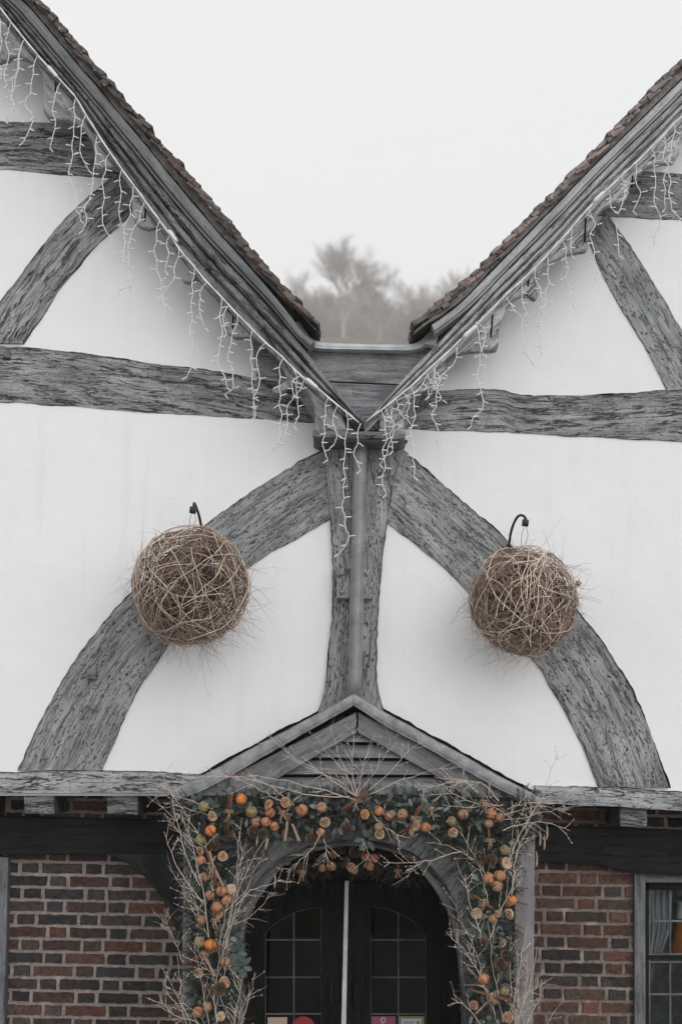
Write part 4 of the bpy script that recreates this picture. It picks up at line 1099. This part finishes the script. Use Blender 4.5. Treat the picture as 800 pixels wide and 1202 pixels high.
# leaf sprays leaning out of the garland
for (x, y, n) in ((278, 1118, 9), (283, 1135, 8), (272, 1095, 7), (232, 942, 6), (560, 1090, 8), (590, 1140, 7), (572, 1200, 6), (430, 985, 6), (330, 985, 5), (250, 1165, 7)):
    c = gp(x, y, GY - .03)
    for k in range(n):
        a = 2 * math.pi * k / n + rnd.uniform(-.3, .3); d = Vector((math.cos(a), -.25, math.sin(a)))
        leafq(lf, c + d * .01, d, Vector((0, -1, .3)), rnd.uniform(.045, .07), .015, rnd, (.055, .074, .066))
for (x, y, w_, n_) in ((612, 952, 16, 150), (222, 950, 10, 70), (605, 975, 12, 70), (300, 990, 14, 60), (535, 985, 16, 70)):
    for i in range(n_):
        ox, oy = rnd.gauss(0, .5), rnd.gauss(0, .5)
        sprig(fo, gp(x + ox * w_, y + oy * w_, GY + rnd.uniform(-.04, .04)), Vector((ox + rnd.gauss(0, .5), -rnd.uniform(0, .8), -oy + rnd.gauss(0, .5))), rnd.uniform(.05, .11), .022, rnd, rnd.choice(((.045, .06, .05), (.07, .09, .082), (.12, .145, .138))))
fo.build('fir_foliage', M['leaf'], GAR, fix=False); lf.build('broad_leaves', M['leaf'], GAR, fix=False)

OR = (.40, .185, .10); BR = (.56, .20, .055); TN = (.29, .17, .105); AP = (.22, .175, .09); PL = (.50, .35, .235)
def fruit(parent, off, x, y, rpx, col, kind, Y, rnd):
    c = P(x, y, Y) - off; r = rpx / 1669 * 8.15
    m = MB(); m.shade = True
    if kind == 'dried_orange':
        # slit skin: scored with dark gores
        bm = bmesh.new(); bmesh.ops.create_uvsphere(bm, u_segments=28, v_segments=14, radius=1)
        rot = Matrix.Rotation(rnd.uniform(.5, 2.4), 3, Vector((rnd.gauss(0, 1), rnd.gauss(0, .4), rnd.gauss(0, 1))).normalized())
        base = len(m.v); ang = {}
        for v in bm.verts:
            a = math.atan2(v.co.y, v.co.x); g_ = abs(((a / (2 * math.pi) * 5) % 1) - .5)
            dent = .16 * max(0, 1 - g_ / .09) * (1 - abs(v.co.z) ** 4)
            p = v.co * (1 - dent) * (1 + .05 * nz(v.co * 2 + Vector((x, y, 0)))); p.z *= .88
            m.v.append(tuple(c + rot @ p * r)); ang[v.index] = dent
        for f in bm.faces:
            dk = max(ang[v.index] for v in f.verts) > .06
            m.cc = (col[0] * .5, col[1] * .48, col[2] * .5, 1) if dk else (*col, 1)
            m.face([base + v.index for v in f.verts])
        bm.free()
    elif kind == 'orange_slice':
        rot = Matrix.Rotation(rnd.uniform(-1.0, 1.0), 3, 'Z') @ Matrix.Rotation(rnd.uniform(-.6, .6), 3, 'X')
        n = 28; th = r * .22
        def ring(rr, yy): return [m.vert(c + rot @ Vector((math.cos(2 * math.pi * k / n) * rr, yy + .12 * r * math.sin(2 * math.pi * k / n * 2), math.sin(2 * math.pi * k / n) * rr))) for k in range(n)]
        rs = [ring(r * .12, -th * .5), ring(r * .78, -th * .6), ring(r * .95, -th), ring(r * 1.03, 0), ring(r * .95, th), ring(r * .1, th * .6)]
        for q in range(5):
            for k in range(n):
                seg = (k % 4 == 0)
                cq = PL if (q == 1 or (q == 0 and seg)) else (col if q != 0 else tuple(z * .75 for z in col))
                m.cc = (*cq, 1); m.face([rs[q][k], rs[q][(k + 1) % n], rs[q + 1][(k + 1) % n], rs[q + 1][k]])
    elif kind == 'dried_apple':
        bm = bmesh.new(); bmesh.ops.create_uvsphere(bm, u_segments=20, v_segments=12, radius=1); base = len(m.v)
        rot = Matrix.Rotation(rnd.uniform(.6, 1.6), 3, 'X') @ Matrix.Rotation(rnd.uniform(-.5, .5), 3, 'Y')
        for v in bm.verts:
            p = v.co * (1 - .28 * max(0, abs(v.co.z) - .72) / .28) * (1 + .06 * nz(v.co * 3 + Vector((x, y, 0)))); m.v.append(tuple(c + rot @ p * r))
        m.cc = (*col, 1)
        for f in bm.faces: m.face([base + v.index for v in f.verts])
        bm.free(); m.cc = (.10, .07, .04, 1); m.tube([c + rot @ Vector((0, 0, r * .75)), c + rot @ Vector((.1 * r, 0, r * 1.25))], [r * .09, r * .06], 5)
    elif kind == 'pine_cone':
        m.shade = False
        rot = Matrix.Rotation(rnd.uniform(.3, 1.5), 3, 'X') @ Matrix.Rotation(rnd.uniform(-.8, .8), 3, 'Y')
        m.cc = (.05, .035, .026, 1); m.blob(c, r * .62, 1, (1, 1, 1.15), rot)
        for k in range(54):
            zz = -1 + 2 * k / 54; a = k * 2.4; rr = math.sqrt(max(0, 1 - zz * zz))
            o = Vector((math.cos(a) * rr, math.sin(a) * rr, zz)); tn = Vector((-math.sin(a), math.cos(a), 0))
            b0 = o * r * .55; tip = (o * r * 1.0 + Vector((0, 0, r * .18))); s2 = tn * r * .20; u2 = Vector((0, 0, r * .07))
            b0.z *= 1.15; tip.z *= 1.15
            f = rnd.uniform(.8, 1.2); m.cc = (.11 * f, .075 * f, .052 * f, 1)
            A_ = [c + rot @ q for q in (b0 - s2 * .4, b0 + s2 * .4, tip + s2, tip - s2)]; m.quad(*A_)
            m.cc = (.30 * f, .24 * f, .18 * f, 1)
            m.quad(*[c + rot @ q for q in (tip - s2, tip + s2, tip + s2 * .7 + u2 + o * r * .06, tip - s2 * .7 + u2 + o * r * .06)])
    m.build(kind, M['fruit'], parent, fix=(kind != 'pine_cone'))
FR = [ # x, y, r, colour, kind
 (239, 947, 6, AP, 'dried_apple'), (295, 953, 6.5, AP, 'dried_apple'), (235, 986, 6, AP, 'dried_apple'), (271, 1044, 6, PL, 'dried_apple'), (283, 938, 6.5, BR, 'dried_orange'), (247, 975, 6.5, BR, 'dried_orange'),
 (335, 942, 6, OR, 'orange_slice'), (315, 945, 6, OR, 'orange_slice'), (317, 954, 6, OR, 'dried_orange'), (312, 965, 5.8, OR, 'dried_orange'), (322, 970, 5.6, OR, 'dried_orange'), (300, 965, 6.2, TN, 'dried_orange'), (249, 958, 6, TN, 'orange_slice'),
 (235, 1000, 6, TN, 'orange_slice'), (236, 1010, 5.5, OR, 'dried_orange'), (261, 1005, 5.5, OR, 'orange_slice'), (239, 1030, 6, TN, 'dried_orange'), (246, 1051, 5.4, TN, 'dried_orange'), (260, 1046, 6.3, OR, 'dried_orange'), (266, 1057, 5.8, OR, 'dried_orange'), (254, 1065, 6.3, OR, 'dried_orange'), (256, 1072, 5.6, OR, 'orange_slice'),
 (237, 1080, 6, TN, 'dried_orange'), (234, 1106, 6, AP, 'dried_apple'), (247, 1109, 6.8, BR, 'dried_orange'), (264, 1129, 6, TN, 'dried_orange'), (233, 1142, 5.5, TN, 'orange_slice'), (263, 1153, 6.5, OR, 'orange_slice'), (258, 1161, 7, OR, 'pine_cone'), (244, 1164, 6, OR, 'pine_cone'),
 (243, 1182, 5.8, TN, 'dried_orange'), (232, 1188, 6.2, OR, 'dried_orange'), (259, 1193, 5, PL, 'orange_slice'),
 (298, 977, 6, OR, 'pine_cone'), (252, 993, 6, OR, 'pine_cone'), (268, 983, 6, OR, 'pine_cone'), (309, 979, 5.5, OR, 'pine_cone'), (354, 951, 6.8, OR, 'dried_orange'), (377, 948, 6, TN, 'dried_apple'), (381, 965, 6, TN, 'orange_slice'), (376, 977, 5, OR, 'dried_orange'),
 (428, 956, 5.5, BR, 'orange_slice'), (444, 952, 5.5, OR, 'dried_orange'), (456, 958, 5, OR, 'dried_orange'), (444, 971, 5, TN, 'dried_apple'), (445, 979, 5.6, AP, 'orange_slice'), (472, 956, 6, TN, 'dried_apple'), (488, 969, 6.2, PL, 'orange_slice'), (499, 971, 6, OR, 'dried_orange'), (408, 972, 6, OR, 'pine_cone'), (366, 985, 5.5, OR, 'pine_cone'),
 (543, 956, 6.3, TN, 'dried_orange'), (531, 977, 5.6, TN, 'orange_slice'), (530, 964, 5.5, AP, 'dried_apple'), (576, 955, 6, OR, 'dried_orange'), (586, 960, 5.5, TN, 'dried_orange'), (573, 967, 5, TN, 'dried_apple'), (592, 998, 5.5, AP, 'dried_apple'), (594, 1013, 6.6, PL, 'orange_slice'), (563, 1007, 6.5, OR, 'pine_cone'), (575, 1010, 6, OR, 'pine_cone'),
 (573, 1031, 6.4, OR, 'dried_orange'), (586, 1028, 6.6, OR, 'dried_orange'), (583, 1040, 6.4, TN, 'dried_orange'), (600, 1057, 5.8, BR, 'dried_orange'), (559, 1072, 6.2, PL, 'orange_slice'), (583, 1073, 5, TN, 'dried_orange'), (597, 1073, 6, PL, 'orange_slice'), (577, 1079, 4.5, TN, 'dried_apple'),
 (565, 1109, 6.5, OR, 'pine_cone'), (590, 1107, 4.5, TN, 'orange_slice'), (595, 1123, 6, OR, 'pine_cone'), (586, 1132, 6.2, OR, 'pine_cone'), (591, 1138, 5.5, OR, 'pine_cone'), (567, 1149, 6.5, OR, 'dried_orange'), (592, 1164, 5.2, AP, 'dried_apple'), (579, 1174, 6, TN, 'dried_orange'), (556, 1180, 5.2, OR, 'orange_slice'), (596, 1194, 6, OR, 'orange_slice')]
for x, y, r_, col_, kd in FR: fruit(GAR, GL, x, y, r_ * 1.04, col_, kd, GY - rnd.uniform(.085, .115), rnd)
def sticks(parent, off, x0, y0, x1, y1, n, Y):
    m = MB(); m.shade = True
    for k in range(n):
        o = Vector((rnd.uniform(-.008, .008), rnd.uniform(-.012, .012), rnd.uniform(-.008, .008)))
        a, b = P(x0, y0, Y) - off + o, P(x1, y1, Y) - off + o * 1.6; m.tube(resample([a, b], 4), .0058, 7)
    c = (P((x0 + x1) / 2, (y0 + y1) / 2, Y) - off)
    m.build('cinnamon_bundle', M['cinnamon'], parent, fix=False)
    m = MB(); dd = (b - a).normalized(); m.tube([c - dd * .008, c + dd * .008], .0165, 9)
    for s in (-1, 1): 
        q = c + Vector((0, -.02, 0)); m.tube([q, q + Vector((s * .018, -.008, .010)), q + Vector((s * rnd.uniform(.02, .03), 0, -.004)), q + Vector((s * .008, -.008, -.006))], [.003, .0045, .0045, .002], 5)
        m.tube([q, q + Vector((s * rnd.uniform(0, .012), -.008, -.022)), q + Vector((s * rnd.uniform(0, .025), 0, -rnd.uniform(.035, .06)))], [.003, .0045, .0035], 5)
    m.build('raffia_bow', M['ribbon'], parent, fix=False)
for a in ((219, 1130, 261, 1111, 3), (243, 996, 255, 1042, 3), (272, 930, 266, 975, 3), (325, 946, 339, 962, 3), (402, 951, 433, 930, 3), (494, 945, 478, 976, 4), (566, 934, 568, 948, 3), (574, 974, 575, 999, 2), (556, 1050, 578, 1066, 3), (552, 1162, 600, 1175, 3), (250, 1060, 256, 1100, 2), (500, 949, 512, 951, 2)):
    sticks(GAR, GL, *a, GY - .125)
for pts in ([(337, 964), (336, 976), (334, 987)], [(343, 967), (347, 977), (351, 987)], [(262, 1040), (250, 1015), (246, 1000)], [(576, 1172), (566, 1182), (558, 1190)], [(242, 1124), (248, 1138), (252, 1146)], [(482, 968), (481, 978), (483, 981), (486, 970)]):
    m = MB(); q = [P(x, y, GY - .13 - .01 * i) - GL for i, (x, y) in enumerate(pts)]
    for a, b in zip(q, q[1:]):
        s = Vector((.0065, .002, 0)); m.quad(a - s, a + s, b + s, b - s)
        s2 = Vector((0, .0015, 0)); m.quad(a - s + s2, a + s + s2, b + s + s2, b - s + s2)
    m.build('ribbon', M['ribbon'], GAR, fix=False)

def twig(parent, off, pts, r=.0032, Y0=GY - .06, Y1=None, nb=5, seed=0, buds=True, bl=.10):
    rr = random.Random(seed); Y1 = Y0 - .08 if Y1 is None else Y1
    n = len(pts); base = [P(x, y, Y0 + (Y1 - Y0) * i / (n - 1)) - off for i, (x, y) in enumerate(pts)]
    base = resample(smooth(base, 1), 12)
    for i in range(1, 12): base[i] = base[i] + Vector((rr.uniform(-1, 1), rr.uniform(-1, 1), rr.uniform(-1, 1))) * .0055
    m = MB(); m.tube(base, [r * (1 - .6 * i / 11) for i in range(12)], 5, cap=False)
    for k in range(nb):
        i = rr.randint(2, 10); d = (base[i + 1] - base[i - 1]).normalized(); s = d.cross(Vector((0, 1, 0))) * rr.choice((-1, 1)) + Vector((0, rr.uniform(-.5, .3), 0))
        dd = (d * rr.uniform(.6, 1.2) + s * rr.uniform(.4, .9)).normalized(); L = bl * rr.uniform(.4, 1.3); q = [base[i]]
        for j in range(4): dd = (dd + Vector((rr.uniform(-.25, .25), rr.uniform(-.2, .2), rr.uniform(-.25, .25)))).normalized(); q.append(q[-1] + dd * L / 4)
        m.tube(q, [r * .55 * (1 - .14 * j) for j in range(5)], 4, cap=False)
        if buds:
            for j in (2, 3, 4):
                if rr.random() < .35: m.blob(q[j], .0032, 1, (1, 1, 1.5))
    m.build('twig', M['twig'], parent, fix=False)
TW = [ # fans; traced main lines
 [(418, 935), (398, 915), (368, 905), (330, 885)], [(418, 935), (405, 905), (392, 872), (388, 850)], [(418, 935), (412, 900), (416, 870), (412, 845)], [(418, 935), (424, 905), (432, 880), (440, 858)], [(418, 935), (440, 905), (455, 880), (458, 860)],
 [(418, 935), (380, 910), (345, 890), (312, 862)], [(418, 938), (450, 915), (480, 880), (500, 868)], [(420, 938), (460, 920), (500, 905), (540, 900)], [(415, 938), (370, 925), (330, 915), (290, 910)], [(418, 935), (400, 900), (380, 880), (370, 860)],
 [(410, 935), (360, 935), (300, 915), (262, 910), (210, 912)], [(345, 945), (310, 915), (270, 915), (240, 900)], [(330, 940), (300, 925), (265, 905)], [(250, 950), (225, 940), (200, 932), (180, 935)], [(255, 960), (225, 950), (205, 945), (185, 950)],
 [(240, 990), (225, 965), (205, 935), (190, 920)], [(240, 1000), (222, 990), (205, 970), (192, 955)], [(235, 1040), (218, 1005), (208, 965), (200, 930), (188, 900)], [(238, 1060), (215, 1030), (200, 1000), (192, 975)], [(236, 1090), (222, 1060), (207, 1030), (196, 1015)], [(245, 1100), (240, 1050), (228, 1000), (212, 950)],
 [(255, 1100), (250, 1050), (244, 1010), (240, 985)], [(255, 1140), (262, 1080), (275, 1030), (290, 990)], [(258, 1130), (268, 1080), (290, 1020), (310, 985)], [(262, 1120), (280, 1060), (278, 1010), (283, 960)], [(270, 1090), (290, 1040), (305, 1010), (315, 985)], [(265, 1110), (272, 1060), (285, 1010), (280, 975)],
 [(275, 1085), (300, 1072), (315, 1055), (318, 1046)], [(278, 1062), (292, 1045), (310, 1040), (330, 1033)], [(248, 1110), (232, 1070), (225, 1040), (215, 1020)],
 [(240, 1202), (222, 1180), (200, 1175), (190, 1150)], [(235, 1230), (218, 1190), (205, 1165), (194, 1140)], [(250, 1220), (240, 1180), (236, 1150), (228, 1110)], [(245, 1210), (225, 1195), (205, 1195), (188, 1172)], [(235, 1240), (215, 1200), (212, 1150), (208, 1120)], [(215, 1130), (205, 1105), (197, 1085), (193, 1066)],
 [(270, 1230), (276, 1195), (282, 1165), (285, 1145)], [(272, 1240), (285, 1190), (295, 1165), (299, 1142)], [(274, 1220), (282, 1190), (288, 1172), (298, 1160)], [(255, 1200), (250, 1160), (262, 1130), (264, 1105)], [(262, 1180), (252, 1150), (240, 1130), (225, 1105)], [(252, 1190), (262, 1150), (266, 1120), (268, 1080)],
 [(600, 1000), (615, 970), (635, 940), (645, 910), (655, 880)], [(590, 1030), (605, 990), (620, 960), (640, 930)], [(585, 960), (610, 950), (640, 945), (662, 955)], [(580, 965), (615, 960), (640, 952), (670, 948)], [(590, 975), (615, 965), (645, 965), (668, 975)], [(595, 950), (620, 942), (650, 940), (668, 940)],
 [(600, 1050), (604, 1010), (612, 985), (625, 965)], [(585, 1045), (600, 1000), (603, 960), (585, 945), (560, 942)], [(575, 1040), (560, 1010), (540, 1000), (520, 990), (500, 990)], [(572, 1060), (565, 1020), (545, 985), (535, 965)], [(590, 945), (560, 945), (530, 930), (500, 935)], [(560, 930), (545, 915), (520, 920), (490, 928)],
 [(585, 940), (570, 920), (540, 915), (510, 912)], [(600, 960), (580, 945), (550, 948), (520, 945)], [(575, 1100), (590, 1060), (602, 1040), (605, 1020)], [(565, 1110), (560, 1080), (550, 1060), (545, 1025)], [(555, 1100), (545, 1090), (537, 1075), (535, 1060)], [(575, 1180), (560, 1140), (545, 1115), (523, 1095)],
 [(580, 1190), (565, 1150), (555, 1125), (548, 1108)], [(582, 1200), (570, 1160), (558, 1120), (552, 1095)], [(590, 1200), (580, 1150), (575, 1110), (572, 1080)], [(600, 1230), (606, 1190), (608, 1150), (606, 1110)], [(602, 1220), (612, 1180), (620, 1150), (618, 1120)], [(600, 1215), (615, 1175), (626, 1140), (630, 1110)],
 [(604, 1240), (618, 1200), (630, 1180), (636, 1150)], [(598, 1210), (605, 1170), (612, 1120), (620, 1085)], [(605, 1230), (610, 1180), (622, 1165), (640, 1150)], [(595, 1200), (600, 1170), (598, 1130), (600, 1100)], [(610, 1240), (640, 1210), (650, 1185), (662, 1175)], [(575, 1230), (560, 1195), (545, 1180), (530, 1172)],
 [(500, 975), (470, 965), (455, 960), (442, 948)], [(380, 975), (365, 1000), (345, 1015), (335, 1025)], [(425, 985), (432, 1000), (433, 1010)], [(380, 985), (383, 1000), (380, 1012)], [(430, 945), (450, 970), (475, 985), (490, 980)], [(540, 1000), (500, 1012), (475, 1013), (448, 1012)], [(500, 1010), (485, 1018), (478, 1030)]]
for i, pts in enumerate(TW[:98]): twig(GAR, GL, pts, r=rnd.uniform(.0019, .0034), nb=rnd.randint(6, 11), seed=300 + i, Y0=GY - rnd.uniform(.03, .12), Y1=GY - rnd.uniform(.08, .22))
# hanging catkins
for (x, y) in ((633, 985), (638, 990), (629, 1010), (641, 978), (322, 1035), (573, 925), (543, 905), (600, 950), (478, 880), (312, 990), (301, 985)):
    m = MB(); c = gp(x, y, GY - .1); m.tube([c + Vector((0, 0, .05)), c + Vector((.004, 0, .02)), c + Vector((.002, 0, -.02)), c + Vector((0, 0, -.035))], [.0012, .005, .0055, .002], 6); m.build('catkin', M['catkin'], GAR, fix=False)

# inner garland deeper under the arch
IY = -.34
IN = tag(empty('inner_garland', P(410, 1008, IY)), 'dark smaller garland with dim oranges hanging beneath the arch above the doors', 'garland'); IL = IN.location.copy()
fo = MB(); pth = [(325, 1030), (350, 1012), (385, 1003), (420, 1003), (455, 1008), (490, 1030)]; wd = [12, 15, 17, 17, 15, 12]
for i in range(420):
    x, y, w_ = path_at(pth, wd, rnd.random()); ox, oy = rnd.uniform(-1, 1), rnd.uniform(-1, 1)
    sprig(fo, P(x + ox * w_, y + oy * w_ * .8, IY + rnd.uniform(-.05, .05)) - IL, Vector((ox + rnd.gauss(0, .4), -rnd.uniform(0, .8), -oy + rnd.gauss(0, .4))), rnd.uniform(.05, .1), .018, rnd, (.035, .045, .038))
fo.build('fir_foliage', M['leaf'], IN, fix=False)
for x, y, r_, col_, kd in ((378, 1019, 5, TN, 'dried_orange'), (389, 1017, 5.8, OR, 'dried_orange'), (412, 1018, 5.8, OR, 'orange_slice'), (415, 1021, 5, TN, 'orange_slice'), (428, 1006, 5.2, OR, 'dried_orange'), (439, 1007, 5.8, OR, 'dried_orange'), (434, 1017, 5.4, OR, 'dried_orange'), (391, 1003, 5, OR, 'orange_slice'), (400, 997, 6, OR, 'pine_cone'), (416, 1001, 6, OR, 'pine_cone'), (404, 1014, 6, OR, 'pine_cone'), (337, 1012, 4.5, OR, 'dried_orange')):
    fruit(IN, IL, x, y, r_, col_, kd, IY - .1, rnd)
sticks(IN, IL, 352, 1012, 355, 1034, 2, IY - .1); sticks(IN, IL, 467, 1012, 466, 1032, 2, IY - .1)
